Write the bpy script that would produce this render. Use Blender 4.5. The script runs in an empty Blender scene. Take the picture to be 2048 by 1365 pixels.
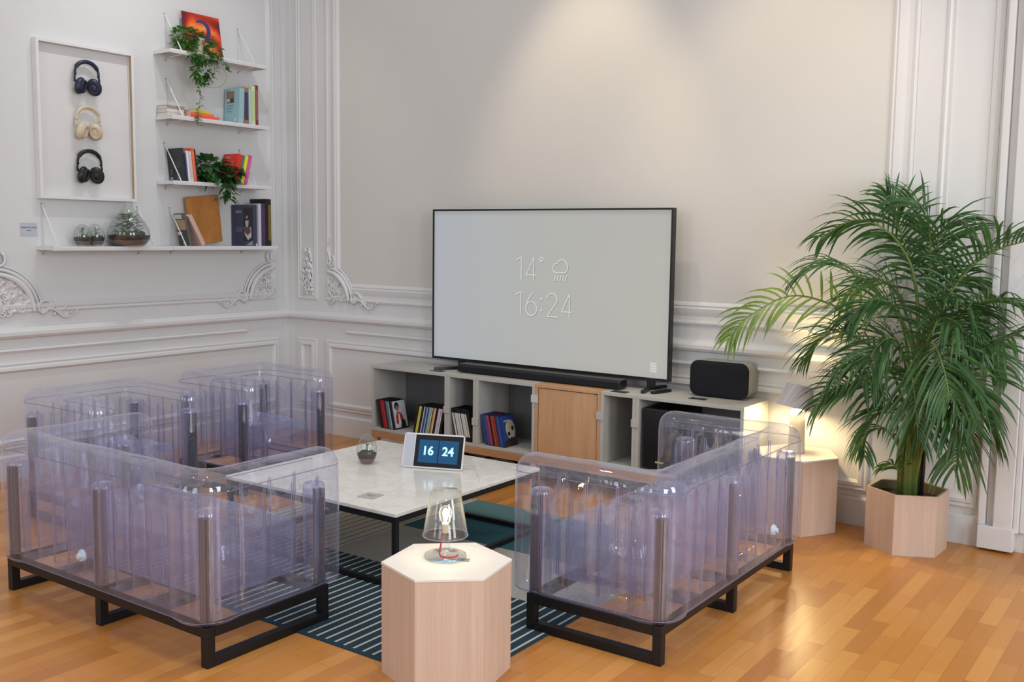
import bpy, bmesh, math, random
from mathutils import Vector, Matrix, noise
PI = math.pi
S = bpy.context.scene
COL = S.collection

# ------------------------------------------------------------------ camera
cd = bpy.data.cameras.new('camera'); cam = bpy.data.objects.new('camera', cd); COL.objects.link(cam)
cd.sensor_width = 36.0; cd.lens = 2008.155 / 2048 * 36.0; cd.clip_start = .05
cr = Vector((0.81381733, 0.58098816, 0.01241457)); cu = Vector((-0.07039816, 0.07735918, 0.99451478)); cf = Vector((-0.57684093, 0.81022733, -0.10385674))
cam.matrix_world = Matrix(((cr.x, cu.x, -cf.x, 5.8018), (cr.y, cu.y, -cf.y, -5.21323), (cr.z, cu.z, -cf.z, 1.47279), (0, 0, 0, 1)))
S.camera = cam
# ------------------------------------------------------------------ world and light
S.view_settings.view_transform = 'Standard'; S.view_settings.look = 'None'
S.view_settings.gamma = 1.0; S.view_settings.use_curve_mapping = False
S.view_settings.exposure = 0.0
S.cycles.transparent_max_bounces = 40
S.cycles.max_bounces = 7; S.cycles.diffuse_bounces = 3; S.cycles.glossy_bounces = 3; S.cycles.transmission_bounces = 4
S.cycles.sample_clamp_indirect = 6.0; S.cycles.caustics_reflective = False; S.cycles.caustics_refractive = False
w = bpy.data.worlds.new('room_light'); S.world = w; w.use_nodes = True
w.node_tree.nodes['Background'].inputs[0].default_value = (0.97, 0.97, 1.0, 1)
w.node_tree.nodes['Background'].inputs[1].default_value = 0.58

def lamp(name, typ, loc, target, power, color, **kw):
    d = bpy.data.lights.new(name, typ); d.energy = power; d.color = color
    for k, v in kw.items(): setattr(d, k, v)
    o = bpy.data.objects.new(name, d); COL.objects.link(o); o.location = loc
    if target is not None:
        o.rotation_euler = (Vector(target) - Vector(loc)).to_track_quat('-Z', 'Y').to_euler()
    return o
# daylight through the tall windows on the right and behind the camera
lamp('window_light', 'AREA', (9.2, -2.6, 2.2), (2.5, -1.6, 0.9), 105, (0.88, 0.93, 1.0), shape='RECTANGLE', size=1.3, size_y=2.8)
lamp('window_light', 'AREA', (9.2, -5.4, 2.2), (2.5, -2.2, 0.9), 105, (0.88, 0.93, 1.0), shape='RECTANGLE', size=1.3, size_y=2.8)
lamp('window_light', 'AREA', (4.6, -9.0, 2.3), (2.4, -1.6, 1.0), 40, (0.92, 0.95, 1.0), shape='RECTANGLE', size=1.4, size_y=2.8)
lamp('window_light', 'AREA', (1.2, -9.0, 2.3), (1.2, -1.6, 1.2), 40, (0.92, 0.95, 1.0), shape='RECTANGLE', size=1.4, size_y=2.8)
# ceiling spotlights
WARM = (1.0, 0.80, 0.55); NEUT = (1.0, 0.93, 0.84)
SP = dict(spot_blend=0.75, shadow_soft_size=0.035)
lamp('ceiling_spot', 'SPOT', (2.72, -1.0, 3.85), (2.62, 0.0, 1.9), 72, WARM, spot_size=math.radians(52), **SP)
lamp('ceiling_spot', 'SPOT', (3.9, -1.3, 3.85), (3.9, 0.0, 1.5), 66, WARM, spot_size=math.radians(62), **SP)
lamp('ceiling_spot', 'SPOT', (5.0, -1.6, 3.85), (4.7, -0.2, 1.0), 40, NEUT, spot_size=math.radians(70), **SP)
lamp('ceiling_spot', 'SPOT', (1.25, -1.25, 4.3), (0.05, -0.9, 1.2), 42, (1, .97, .93), spot_size=math.radians(75), **SP)
lamp('ceiling_spot', 'SPOT', (1.25, -1.75, 4.3), (0.05, -1.75, 1.2), 42, (1, .97, .93), spot_size=math.radians(75), **SP)
for x, y, e in ((2.2, -2.4, 45), (3.6, -2.2, 55), (2.9, -3.6, 32), (4.6, -3.4, 56), (1.2, -3.1, 18), (5.9, -1.9, 70)):
    lamp('ceiling_spot', 'SPOT', (x, y, 4.0), (x, y, 0), e, NEUT, spot_size=math.radians(80), **SP)

# ------------------------------------------------------------------ materials
def lin(c):
    return tuple(((v/255)/12.92 if v/255 <= .04045 else ((v/255+.055)/1.055)**2.4) for v in c) + (1,)
class NT:
    def __init__(s, name):
        s.m = bpy.data.materials.new(name); s.m.use_nodes = True; s.t = s.m.node_tree; s.n = s.t.nodes
        s.b = s.n['Principled BSDF']; s.out = s.n['Material Output']
    def add(s, t, **kw):
        n = s.n.new(t)
        for k, v in kw.items(): setattr(n, k, v)
        return n
    def l(s, a, b): s.t.links.new(a, b)
    def coord(s, scale=(1, 1, 1), which='Object', rot=(0, 0, 0)):
        tc = s.add('ShaderNodeTexCoord'); mp = s.add('ShaderNodeMapping'); s.l(tc.outputs[which], mp.inputs[0])
        mp.inputs['Scale'].default_value = scale; mp.inputs['Rotation'].default_value = rot
        return mp.outputs[0]
    def noise(s, vec, scale, detail=4, rough=.5):
        n = s.add('ShaderNodeTexNoise'); s.l(vec, n.inputs['Vector']); n.inputs['Scale'].default_value = scale
        n.inputs['Detail'].default_value = detail; n.inputs['Roughness'].default_value = rough
        return n.outputs['Fac']
    def ramp(s, fac, stops, interp='LINEAR'):
        r = s.add('ShaderNodeValToRGB'); s.l(fac, r.inputs[0]); e = r.color_ramp.elements; r.color_ramp.interpolation = interp
        while len(e) < len(stops): e.new(.5)
        for i, (p, c) in enumerate(stops): e[i].position = p; e[i].color = c if len(c) == 4 else c + (1,)
        return r.outputs[0]
    def mix(s, f, a, b, mode='MIX'):
        n = s.add('ShaderNodeMix', data_type='RGBA', blend_type=mode)
        for v, i in ((f, 0), (a, 6), (b, 7)):
            if isinstance(v, (int, float)): n.inputs[i].default_value = v
            elif isinstance(v, tuple): n.inputs[i].default_value = v
            else: s.l(v, n.inputs[i])
        return n.outputs[2]
    def math(s, op, a, b=0.0, c=None):
        n = s.add('ShaderNodeMath', operation=op)
        for v, i in ((a, 0), (b, 1)) + (((c, 2),) if c is not None else ()):
            if isinstance(v, (int, float)): n.inputs[i].default_value = v
            else: s.l(v, n.inputs[i])
        return n.outputs[0]
    def bump(s, h, strength, dist=.01):
        n = s.add('ShaderNodeBump'); s.l(h, n.inputs['Height']); n.inputs['Strength'].default_value = strength
        n.inputs['Distance'].default_value = dist; s.l(n.outputs[0], s.b.inputs['Normal'])
    def sep(s, vec):
        n = s.add('ShaderNodeSeparateXYZ'); s.l(vec, n.inputs[0]); return n.outputs

def flat(name, rgb, rough=.6, spec=.5, metal=0, coat=0, bumpy=0, srgb=True, vary=.04):
    k = NT(name); c = lin(rgb) if srgb else rgb + (1,)
    v = k.coord(); f = k.noise(v, 9, 3)
    d = tuple(x*(1-vary*2) for x in c[:3]) + (1,); e = tuple(min(1, x*(1+vary)) for x in c[:3]) + (1,)
    k.l(k.mix(f, d, e), k.b.inputs['Base Color'])
    k.b.inputs['Roughness'].default_value = rough; k.b.inputs['Specular IOR Level'].default_value = spec
    k.b.inputs['Metallic'].default_value = metal; k.b.inputs['Coat Weight'].default_value = coat
    if bumpy: k.bump(k.noise(v, 400, 2), bumpy, .002)
    return k.m
_cache = {}
def colmat(rgb, rough=.5):
    key = (rgb, rough)
    if key not in _cache: _cache[key] = flat('paint_%d_%d_%d' % rgb, rgb, rough)
    return _cache[key]

M_wall = flat('wall_paint', (.645, .635, .605), .75, .3, srgb=False, bumpy=.05, vary=.01)
M_trim = flat('white_gloss_trim', (.68, .68, .68), .45, .5, srgb=False, vary=.01)
M_lwall = flat('left_wall_paint', (.66, .67, .675), .7, .3, srgb=False, vary=.01)

def floor_mat():
    k = NT('parquet'); v = k.coord(rot=(0, 0, PI/2))
    def brick(bias):
        b = k.add('ShaderNodeTexBrick'); k.l(v, b.inputs['Vector']); b.offset = .37; b.offset_frequency = 2
        b.inputs['Color1'].default_value = (0, 0, 0, 1); b.inputs['Color2'].default_value = (1, 1, 1, 1)
        b.inputs['Mortar'].default_value = (0.5, 0.5, 0.5, 1); b.inputs['Scale'].default_value = 1
        b.inputs['Mortar Size'].default_value = .0006; b.inputs['Brick Width'].default_value = .36
        b.inputs['Row Height'].default_value = .068; b.inputs['Bias'].default_value = bias
        return b
    b = brick(0)
    tone = k.ramp(b.outputs[0], [(0, (.43, .155, .028)), (.35, (.53, .21, .040)), (.7, (.60, .255, .052)), (1, (.67, .31, .075))])
    g = k.noise(k.coord((60, 4, 1)), 1.2, 5, .6)
    c = k.mix(k.math('MULTIPLY', g, .35), tone, (.40, .14, .025, 1))
    big = k.noise(k.coord(), 1.3, 3)
    c = k.mix(k.math('MULTIPLY', big, .22), c, (.70, .36, .12, 1))
    c = k.mix(b.outputs['Fac'], c, (.30, .12, .03, 1))
    k.l(c, k.b.inputs['Base Color'])
    k.l(k.ramp(g, [(.2, (.26, .26, .26)), (.9, (.40, .40, .40))]), k.b.inputs['Roughness'])
    k.bump(g, .05, .001)
    return k.m
M_floor = floor_mat()

def wood(name, a, b, scale=(30, 30, 1.2), rough=.5, dist=1.6):
    k = NT(name); v = k.coord(scale)
    f = k.noise(v, 1.0, 6, .65); g = k.noise(k.coord(tuple(x*4 for x in scale)), 1.0, 3, .6); h = k.noise(k.coord((scale[0]*.16, scale[1]*.16, scale[2]*.05)), 1.0, 1)
    m = k.math('ADD', k.math('ADD', k.math('MULTIPLY', f, .45), k.math('MULTIPLY', g, .25)), k.math('MULTIPLY', h, .3))
    k.l(k.ramp(m, [(.3, a), (.7, b)]), k.b.inputs['Base Color']); k.b.inputs['Roughness'].default_value = rough
    return k.m
M_oak = wood('oak_veneer', lin((176, 132, 94)), lin((204, 162, 122)), (30, 30, 2.0))
M_oakd = wood('oak_frame', lin((160, 112, 74)), lin((196, 150, 108)), (3, 30, 30))
M_ash = wood('whitewashed_ash', lin((190, 163, 144)), lin((212, 190, 172)), (26, 26, .7))
M_ashtop = flat('stool_top_laminate', (232, 226, 218), .5)
M_cork = wood('orange_cork_board', lin((150, 92, 34)), lin((196, 132, 62)), (60, 60, 20))
M_black = flat('black_metal', (16, 17, 20), .45, .4)
M_tvblack = flat('tv_black_plastic', (10, 10, 14), .35)
M_fabric = flat('dark_speaker_fabric', (38, 39, 44), .95, .1, bumpy=.5)
M_white = flat('white_metal', (222, 222, 222), .45)
M_grey = flat('light_grey_lacquer', (178, 176, 170), .55, vary=.01)
M_greyshade = flat('grey_lacquer_shaded', (104, 104, 106), .6, vary=.01)  # same light grey lacquer, darkened to paint in the shade inside the modules
M_clip = flat('pale_grey_clip', (196, 198, 198), .5)
M_brown = flat('dark_brown_upright', (36, 25, 28), .5)
M_paper = flat('book_pages', (222, 214, 200), .9)
M_soil = flat('dark_soil', (58, 44, 38), .95, vary=.5)
M_gravel = flat('terrarium_gravel', (120, 100, 88), .95, vary=.4)
M_moss = flat('terrarium_moss', (66, 84, 44), .9, vary=.3)
M_pot = flat('cream_pot', (205, 190, 165), .6)
M_darkpot = flat('dark_pot', (34, 36, 40), .6)
M_red = flat('red_textile_cable', (200, 56, 52), .8)
M_steel = flat('brushed_steel', (150, 150, 152), .3, metal=.9)

def marble():
    k = NT('white_marble'); v = k.coord()
    f = k.noise(v, 7, 8, .65); g = k.noise(v, 2.2, 4)
    c = k.ramp(f, [(.42, (.80, .78, .73)), (.5, (.72, .69, .64)), (.53, (.80, .78, .73)), (.8, (.84, .82, .78))])
    k.l(k.mix(k.math('MULTIPLY', g, .2), c, (.62, .60, .56, 1)), k.b.inputs['Base Color'])
    k.b.inputs['Roughness'].default_value = .12
    return k.m
M_marble = marble()

def film(name, tint, haze, hazecol, edge, rough=.06, refl=.9, wrinkle=0.0):
    """thin clear sheet: tinted see-through + faint milky scatter + fresnel gloss"""
    k = NT(name); k.n.remove(k.b)
    tr = k.add('ShaderNodeBsdfTransparent'); tr.inputs[0].default_value = tint + (1,)
    df = k.add('ShaderNodeBsdfDiffuse'); df.inputs[0].default_value = hazecol + (1,)
    tl = k.add('ShaderNodeBsdfTranslucent'); tl.inputs[0].default_value = hazecol + (1,)
    dd = k.add('ShaderNodeMixShader'); dd.inputs[0].default_value = .5; k.l(df.outputs[0], dd.inputs[1]); k.l(tl.outputs[0], dd.inputs[2])
    lw = k.add('ShaderNodeLayerWeight'); lw.inputs['Blend'].default_value = .5
    cube = k.math('POWER', lw.outputs['Facing'], 4.0)
    hz = k.math('MULTIPLY_ADD', cube, edge, haze)
    m1 = k.add('ShaderNodeMixShader'); k.l(hz, m1.inputs[0]); k.l(tr.outputs[0], m1.inputs[1]); k.l(dd.outputs[0], m1.inputs[2])
    gl = k.add('ShaderNodeBsdfGlossy'); gl.inputs['Roughness'].default_value = rough; gl.inputs[0].default_value = (1, 1, 1, 1)
    if wrinkle:
        v = k.coord(); h = k.math('ADD', k.noise(v, 7, 3), k.math('MULTIPLY', k.noise(v, 38, 2), .16))
        bp = k.add('ShaderNodeBump'); k.l(h, bp.inputs['Height']); bp.inputs['Strength'].default_value = wrinkle; bp.inputs['Distance'].default_value = .02
        k.l(bp.outputs[0], gl.inputs['Normal'])
    fr = k.math('MULTIPLY_ADD', k.math('POWER', lw.outputs['Facing'], 5.0), min(.55, .75*refl), .045*refl)
    m2 = k.add('ShaderNodeMixShader'); k.l(fr, m2.inputs[0]); k.l(m1.outputs[0], m2.inputs[1]); k.l(gl.outputs[0], m2.inputs[2])
    k.l(m2.outputs[0], k.out.inputs[0])
    return k.m, k
M_pvc, _ = film('clear_lilac_pvc', (.945, .950, .990), .055, (.70, .75, 1.0), .50, rough=.03, refl=1.9, wrinkle=.22)
M_pvcseat, _ = film('clear_lilac_pvc_cushion', (.87, .89, .99), .10, (.52, .60, 1.0), .50, rough=.035, refl=1.8, wrinkle=.45)
M_pvcrib, _ = film('clear_pvc_rib', (.95, .95, .99), .10, (.74, .75, .98), .3, refl=1.8, wrinkle=.5)
M_seam, _ = film('pvc_weld_seam', (.60, .60, .74), .40, (.48, .48, .72), .3, refl=2.2)
M_sleeve, _ = film('pvc_sleeve', (.88, .89, .97), .10, (.55, .58, .90), .85, refl=2.2)
M_glass, _ = film('clear_glass', (.95, .96, .96), .014, (.36, .38, .39), .75, rough=.02, refl=1.6)

def emit(name, rgb, strength):
    k = NT(name); k.n.remove(k.b); e = k.add('ShaderNodeEmission'); e.inputs[0].default_value = rgb + (1,); e.inputs[1].default_value = strength
    k.l(e.outputs[0], k.out.inputs[0]); return k.m

def leaf_mat(name, a, b, vein=None):
    k = NT(name); f = k.noise(k.coord(), 14, 3)
    k.l(k.ramp(f, [(.3, a), (.7, b)]), k.b.inputs['Base Color'])
    k.b.inputs['Roughness'].default_value = .38; k.b.inputs['Subsurface Weight'].default_value = 0
    tl = k.add('ShaderNodeBsdfTranslucent'); tl.inputs[0].default_value = tuple(min(1, x*1.6) for x in b[:3]) + (1,)
    m = k.add('ShaderNodeMixShader'); m.inputs[0].default_value = .25; k.l(k.b.outputs[0], m.inputs[1]); k.l(tl.outputs[0], m.inputs[2]); k.l(m.outputs[0], k.out.inputs[0])
    return k.m
M_palm = leaf_mat('palm_green', (.022, .075, .022), (.07, .17, .045))
M_palmy = leaf_mat('palm_yellow_green', (.10, .19, .03), (.22, .33, .07))
M_stem = leaf_mat('palm_stem', (.13, .22, .05), (.30, .36, .10))
M_ivy = leaf_mat('small_leaf_green', (.03, .11, .02), (.09, .24, .05))
M_pothos = leaf_mat('large_leaf_green', (.012, .05, .016), (.05, .15, .04))
M_terr = leaf_mat('terrarium_leaf', (.03, .08, .04), (.12, .22, .07))
M_vine = flat('vine_stem', (88, 96, 52), .7)

def rug_mat():
    k = NT('patterned_rug'); v = k.coord(); s = k.sep(v)   # object coords = world metres (origin at 0)
    X, Y = s[0], s[1]
    navy, cream, grey, teal, teal2, dark = lin((40, 62, 76)), lin((196, 192, 176)), lin((168, 166, 158)), lin((52, 96, 106)), lin((92, 128, 126)), lin((72, 78, 78))
    st = k.math('LESS_THAN', k.math('FRACT', k.math('DIVIDE', X, .0465)), .22)
    front = k.mix(st, navy, cream)
    st2 = k.math('LESS_THAN', k.math('FRACT', k.math('DIVIDE', X, .052)), .12)
    left = k.mix(st2, cream, dark)
    tz = k.mix(k.math('GREATER_THAN', Y, -1.12), teal, teal2)
    tz = k.mix(k.math('GREATER_THAN', X, 3.25), tz, teal2)
    right = k.mix(k.math('GREATER_THAN', Y, -1.47), grey, tz)
    back = k.mix(k.math('GREATER_THAN', X, 2.47), left, right)
    c = k.mix(k.math('GREATER_THAN', Y, -1.97), front, back)
    e = k.math('LESS_THAN', Y, -2.725)
    c = k.mix(e, c, navy)
    n = k.noise(v, 260, 2); c = k.mix(k.math('MULTIPLY', n, .18), c, (.05, .06, .07, 1))
    k.l(c, k.b.inputs['Base Color']); k.b.inputs['Roughness'].default_value = .95; k.b.inputs['Specular IOR Level'].default_value = .1
    k.bump(n, .4, .002)
    return k.m
M_rug = rug_mat()

# ------------------------------------------------------------------ mesh helpers
class MB:
    def __init__(s): s.v = []; s.f = []; s.mi = []; s.cur = 0
    def addv(s, pts): b = len(s.v); s.v += [tuple(p) for p in pts]; return b
    def face(s, idx): s.f.append(tuple(idx)); s.mi.append(s.cur)
    def box(s, x0, x1, y0, y1, z0, z1, M=None):
        P = [(x0, y0, z0), (x1, y0, z0), (x1, y1, z0), (x0, y1, z0), (x0, y0, z1), (x1, y0, z1), (x1, y1, z1), (x0, y1, z1)]
        if M is not None: P = [M @ Vector(p) for p in P]
        b = s.addv(P)
        for f in ((0, 3, 2, 1), (4, 5, 6, 7), (0, 1, 5, 4), (1, 2, 6, 5), (2, 3, 7, 6), (3, 0, 4, 7)): s.face([b+i for i in f])
        return s
    def quad(s, a, b, c, d): i = s.addv([a, b, c, d]); s.face([i, i+1, i+2, i+3]); return s
    def prism(s, poly, z0, z1, M=None):
        n = len(poly); P = [(x, y, z0) for x, y in poly] + [(x, y, z1) for x, y in poly]
        if M is not None: P = [M @ Vector(p) for p in P]
        b = s.addv(P); s.face([b+i for i in reversed(range(n))]); s.face([b+n+i for i in range(n)])
        for i in range(n): s.face([b+i, b+(i+1) % n, b+n+(i+1) % n, b+n+i])
        return s
    def lathe(s, prof, n=32, c=(0, 0, 0), M=None, close=False):
        pts = []
        for r, z in prof:
            for k in range(n):
                a = 2*PI*k/n; p = Vector((c[0]+r*math.cos(a), c[1]+r*math.sin(a), c[2]+z)); pts.append(M @ p if M is not None else p)
        b = s.addv(pts)
        for i in range(len(prof)-1):
            for k in range(n): s.face([b+i*n+k, b+i*n+(k+1) % n, b+(i+1)*n+(k+1) % n, b+(i+1)*n+k])
        return s
    def cyl(s, p0, p1, r0, r1=None, n=16):
        r1 = r0 if r1 is None else r1; p0 = Vector(p0); p1 = Vector(p1); q = (p1-p0).to_track_quat('Z', 'Y').to_matrix().to_4x4()
        L = (p1-p0).length; M = Matrix.Translation(p0) @ q
        s.lathe([(1e-5, 0), (r0, 0), (r1, L), (1e-5, L)], n, (0, 0, 0), M); return s
    def tube(s, path, r, n=8, caps=True):
        P = [Vector(p) for p in path]; m = len(P); R = r if isinstance(r, (list, tuple)) else [r]*m
        up = Vector((0, 0, 1)); prev = None; pts = []
        for i in range(m):
            t = (P[min(i+1, m-1)] - P[max(i-1, 0)]); t = t.normalized() if t.length > 1e-9 else Vector((0, 0, 1))
            if prev is None:
                a = t.cross(up)
                if a.length < .05: a = t.cross(Vector((1, 0, 0)))
                a.normalize()
            else:
                a = prev - t*prev.dot(t); a = a.normalized() if a.length > 1e-6 else t.orthogonal().normalized()
            prev = a; bb = t.cross(a)
            for k in range(n):
                g = 2*PI*k/n; pts.append(P[i] + (a*math.cos(g) + bb*math.sin(g))*R[i])
        b = s.addv(pts)
        for i in range(m-1):
            for k in range(n): s.face([b+i*n+k, b+i*n+(k+1) % n, b+(i+1)*n+(k+1) % n, b+(i+1)*n+k])
        if caps: s.face([b+k for k in reversed(range(n))]); s.face([b+(m-1)*n+k for k in range(n)])
        return s
    def grid(s, nu, nv, fn):
        b = s.addv([fn(i/(nu-1), j/(nv-1)) for j in range(nv) for i in range(nu)])
        for j in range(nv-1):
            for i in range(nu-1): s.face([b+j*nu+i, b+j*nu+i+1, b+(j+1)*nu+i+1, b+(j+1)*nu+i])
        return s
    def ball(s, c, r, n=10, sc=(1, 1, 1), M=None):
        c = Vector(c)
        prof = [(max(1e-5, math.sin(PI*i/n))*r, -math.cos(PI*i/n)*r) for i in range(n+1)]
        MM = Matrix.Translation(c) @ (M if M is not None else Matrix.Identity(4)) @ Matrix.Diagonal((sc[0], sc[1], sc[2], 1))
        return s.lathe(prof, n*2, (0, 0, 0), MM)
    def build(s, name, mats, parent=None, loc=(0, 0, 0), rotz=0, smooth=False, bevel=0, seg=2, auto=True, wn=False):
        me = bpy.data.meshes.new(name); me.from_pydata(s.v, [], s.f); me.validate()
        if not isinstance(mats, (list, tuple)): mats = [mats]
        for m in mats: me.materials.append(m)
        if len(mats) > 1 and len(me.polygons) == len(s.mi):
            me.polygons.foreach_set('material_index', s.mi)
        bm = bmesh.new(); bm.from_mesh(me); bmesh.ops.recalc_face_normals(bm, faces=bm.faces); bm.to_mesh(me); bm.free()
        if smooth:
            me.polygons.foreach_set('use_smooth', [True]*len(me.polygons))
        o = bpy.data.objects.new(name, me); COL.objects.link(o); o.location = loc; o.rotation_euler = (0, 0, rotz)
        if parent is not None: o.parent = parent
        if bevel:
            b = o.modifiers.new('bevel', 'BEVEL'); b.width = bevel; b.segments = seg; b.limit_method = 'ANGLE'; b.angle_limit = math.radians(40)
            me.polygons.foreach_set('use_smooth', [True]*len(me.polygons))
            if hasattr(o.modifiers, 'new'):
                n = o.modifiers.new('wn', 'WEIGHTED_NORMAL'); n.keep_sharp = True
        return o
def tag(o, label, cat, group=None, kind=None):
    if label: o['label'] = label
    if cat: o['category'] = cat
    if group: o['group'] = group
    if kind: o['kind'] = kind
    return o
def empty(name, loc, label, cat, group=None, rotz=0):
    o = bpy.data.objects.new(name, None); COL.objects.link(o); o.location = loc; o.rotation_euler = (0, 0, rotz); o.empty_display_size = .05
    return tag(o, label, cat, group)
def struct(o): o['kind'] = 'structure'; return o
def text(name, body, size, mat, parent, M, extrude=.0004, bold=0, align='CENTER'):
    c = bpy.data.curves.new(name, 'FONT'); c.body = body; c.size = size; c.extrude = extrude; c.align_x = align; c.align_y = 'CENTER'; c.offset = bold
    t = bpy.data.objects.new('tmp', c); COL.objects.link(t); bpy.context.view_layer.update()
    me = bpy.data.meshes.new_from_object(t.evaluated_get(bpy.context.evaluated_depsgraph_get())); bpy.data.objects.remove(t)
    me.materials.clear(); me.materials.append(mat)
    o = bpy.data.objects.new(name, me); COL.objects.link(o); o.parent = parent; o.matrix_local = M
    return o
def basis(o, ex, ey, ez):
    ex, ey, ez, o = Vector(ex), Vector(ey), Vector(ez), Vector(o)
    return Matrix(((ex.x, ey.x, ez.x, o.x), (ex.y, ey.y, ez.y, o.y), (ex.z, ey.z, ez.z, o.z), (0, 0, 0, 1)))

# ================================================================== SETTING
struct(MB().box(-.3, 9.4, -9.2, .3, -.1, 0).build('floor', M_floor))
wallb = struct(MB().box(-.2, 5.12, 0, .2, 0, 4.2).build('wall_back', M_wall))
walll = struct(MB().box(-.2, 0, -9.2, 0, 0, 4.2).build('wall_left', M_lwall))
def WB(u, z, d): return (u, -d, z)      # back wall: u right from the corner, d out of the wall
def WL(u, z, d): return (d, -u, z)      # left wall: u away from the corner
def rect_mould(mb, W, u0, u1, z0, z1, prof):
    rings = []
    for o, d in prof:
        rings.append(mb.addv([W(u0+o, z0+o, d), W(u1-o, z0+o, d), W(u1-o, z1-o, d), W(u0+o, z1-o, d)]))
    for a, b in zip(rings, rings[1:]):
        for k in range(4): mb.face([a+k, a+(k+1) % 4, b+(k+1) % 4, b+k])
def rail(mb, W, u0, u1, prof):
    a = mb.addv([W(u0, z, d) for z, d in prof]); b = mb.addv([W(u1, z, d) for z, d in prof]); n = len(prof)
    for k in range(n-1): mb.face([a+k, a+k+1, b+k+1, b+k])
    mb.face([a+k for k in range(n)]); mb.face([b+k for k in reversed(range(n))])
def half(z0, z1, d0, dep, n=8):
    return [(z0 + (z1-z0)*(1-math.cos(PI*i/n))/2, d0 + dep*math.sin(PI*i/n)) for i in range(n+1)]
RAIL = [(.832, 0), (.836, .012), (.842, .030), (.856, .040), (.875, .040), (.888, .032), (.896, .020), (.902, .018), (.905, 0)]
UPPER = [(.992, 0), (.995, .014), (1.008, .016), (1.012, .024)] + half(1.016, 1.060, .020, .022, 6) + [(1.064, .012), (1.090, .010), (1.097, .018), (1.104, .010), (1.106, 0)]
FRIEZE = [(.750, 0), (.752, .010), (.765, .018), (.776, .012), (.780, 0)]
PROFW = [(0, 0), (.002, .012), (.010, .016), (.022, .012), (.030, .020), (.046, .022), (.056, .010), (.062, .002), (.064, 0)]
PROFN = [(0, 0), (.002, .010), (.012, .014), (.020, .008), (.034, .012), (.040, 0)]
BASE = [(0, 0), (0, .022), (.135, .022), (.140, .018), (.147, .012), (.150, 0)]
for W, par, length in ((WB, wallb, 4.93), (WL, walll, 9.2)):
    m = MB(); rail(m, W, 0, length, RAIL); m.build('chair_rail', M_trim, par, smooth=False)
    m = MB(); rail(m, W, 0, length, BASE); struct(m.build('baseboard_back' if W is WB else 'baseboard_left', M_trim))
# back wall panels
m = MB(); rect_mould(m, WB, .115, .330, .985, 3.9, PROFN); m.build('panel_moulding', M_trim, wallb)
m = MB()
WIDE = [(0, 0), (.002, .012), (.014, .016), (.030, .010), (.050, .008), (.072, .014), (.094, .018), (.104, .012), (.112, .015), (.124, .008), (.132, 0)]
a = MB(); rect_mould(a, WB, .425, 4.50, .985, 3.95, WIDE); a.build('panel_moulding', M_trim, wallb)
a = MB(); rect_mould(a, WB, 4.62, 4.88, .985, 3.95, [(o*1.25, d) for o, d in PROFN]); a.build('panel_moulding', M_trim, wallb)
a = MB(); rail(a, WB, .62, 4.22, FRIEZE); a.build('frieze_moulding', M_trim, wallb)
for u0, u1 in ((.115, .315), (.41, 4.36), (4.54, 4.88)):
    a = MB(); rect_mould(a, WB, u0, u1, .178, .695, PROFW); a.build('panel_moulding', M_trim, wallb)
a = MB(); rail(a, WB, 4.56, 4.86, FRIEZE); a.build('frieze_moulding', M_trim, wallb)
# painted stiles either side of the big panel
a = MB(); a.box(0, .425, -.004, 0, .905, 4.2); a.box(.0, .058, -.010, 0, 0, 4.2); a.build('wall_stile', M_trim, wallb)
a = MB(); a.box(4.50, 4.93, -.004, 0, .0, 4.2); a.build('wall_stile', M_trim, wallb)
a = MB(); a.box(0, 4.5, -.003, 0, .15, .985); a.build('dado_panel', M_trim, wallb)
# left wall panels
a = MB(); rect_mould(a, WL, .125, 2.30, .985, 3.95, PROFW); a.build('panel_moulding', M_trim, walll)
a = MB(); rect_mould(a, WL, .10, 4.9, .178, .695, PROFW); a.build('panel_moulding', M_trim, walll)
a = MB(); rail(a, WL, .41, 4.6, FRIEZE); a.build('frieze_moulding', M_trim, walll)
a = MB(); a.box(0, .010, -.055, 0, 0, 4.2); a.box(0, .003, -9, 0, .15, .985); a.build('dado_panel', M_trim, walll)
# right door casing / pilaster and reveal beyond
a = MB()
for u0, u1, d in ((4.895, 4.93, .055), (4.93, 4.965, .035), (4.965, 5.05, .075), (5.05, 5.075, .060), (5.075, 5.11, .035)):
    a.box(u0, u1, -d, 0, .10, 4.2)
a.box(4.90, 5.06, -.082, 0, .012, .125)
struct(a.build('door_1', M_trim, bevel=.006))
a = MB(); a.box(5.11, 7.5, -.01, .12, 0, 4.2)
for u0, u1, z0, z1 in ((5.2, 6.0, .25, .95), (5.2, 6.0, 1.1, 3.2)):
    rect_mould(a, lambda u, z, d: (u, -.01-d, z), u0, u1, z0, z1, PROFW)
struct(a.build('door_2', M_trim))

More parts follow.
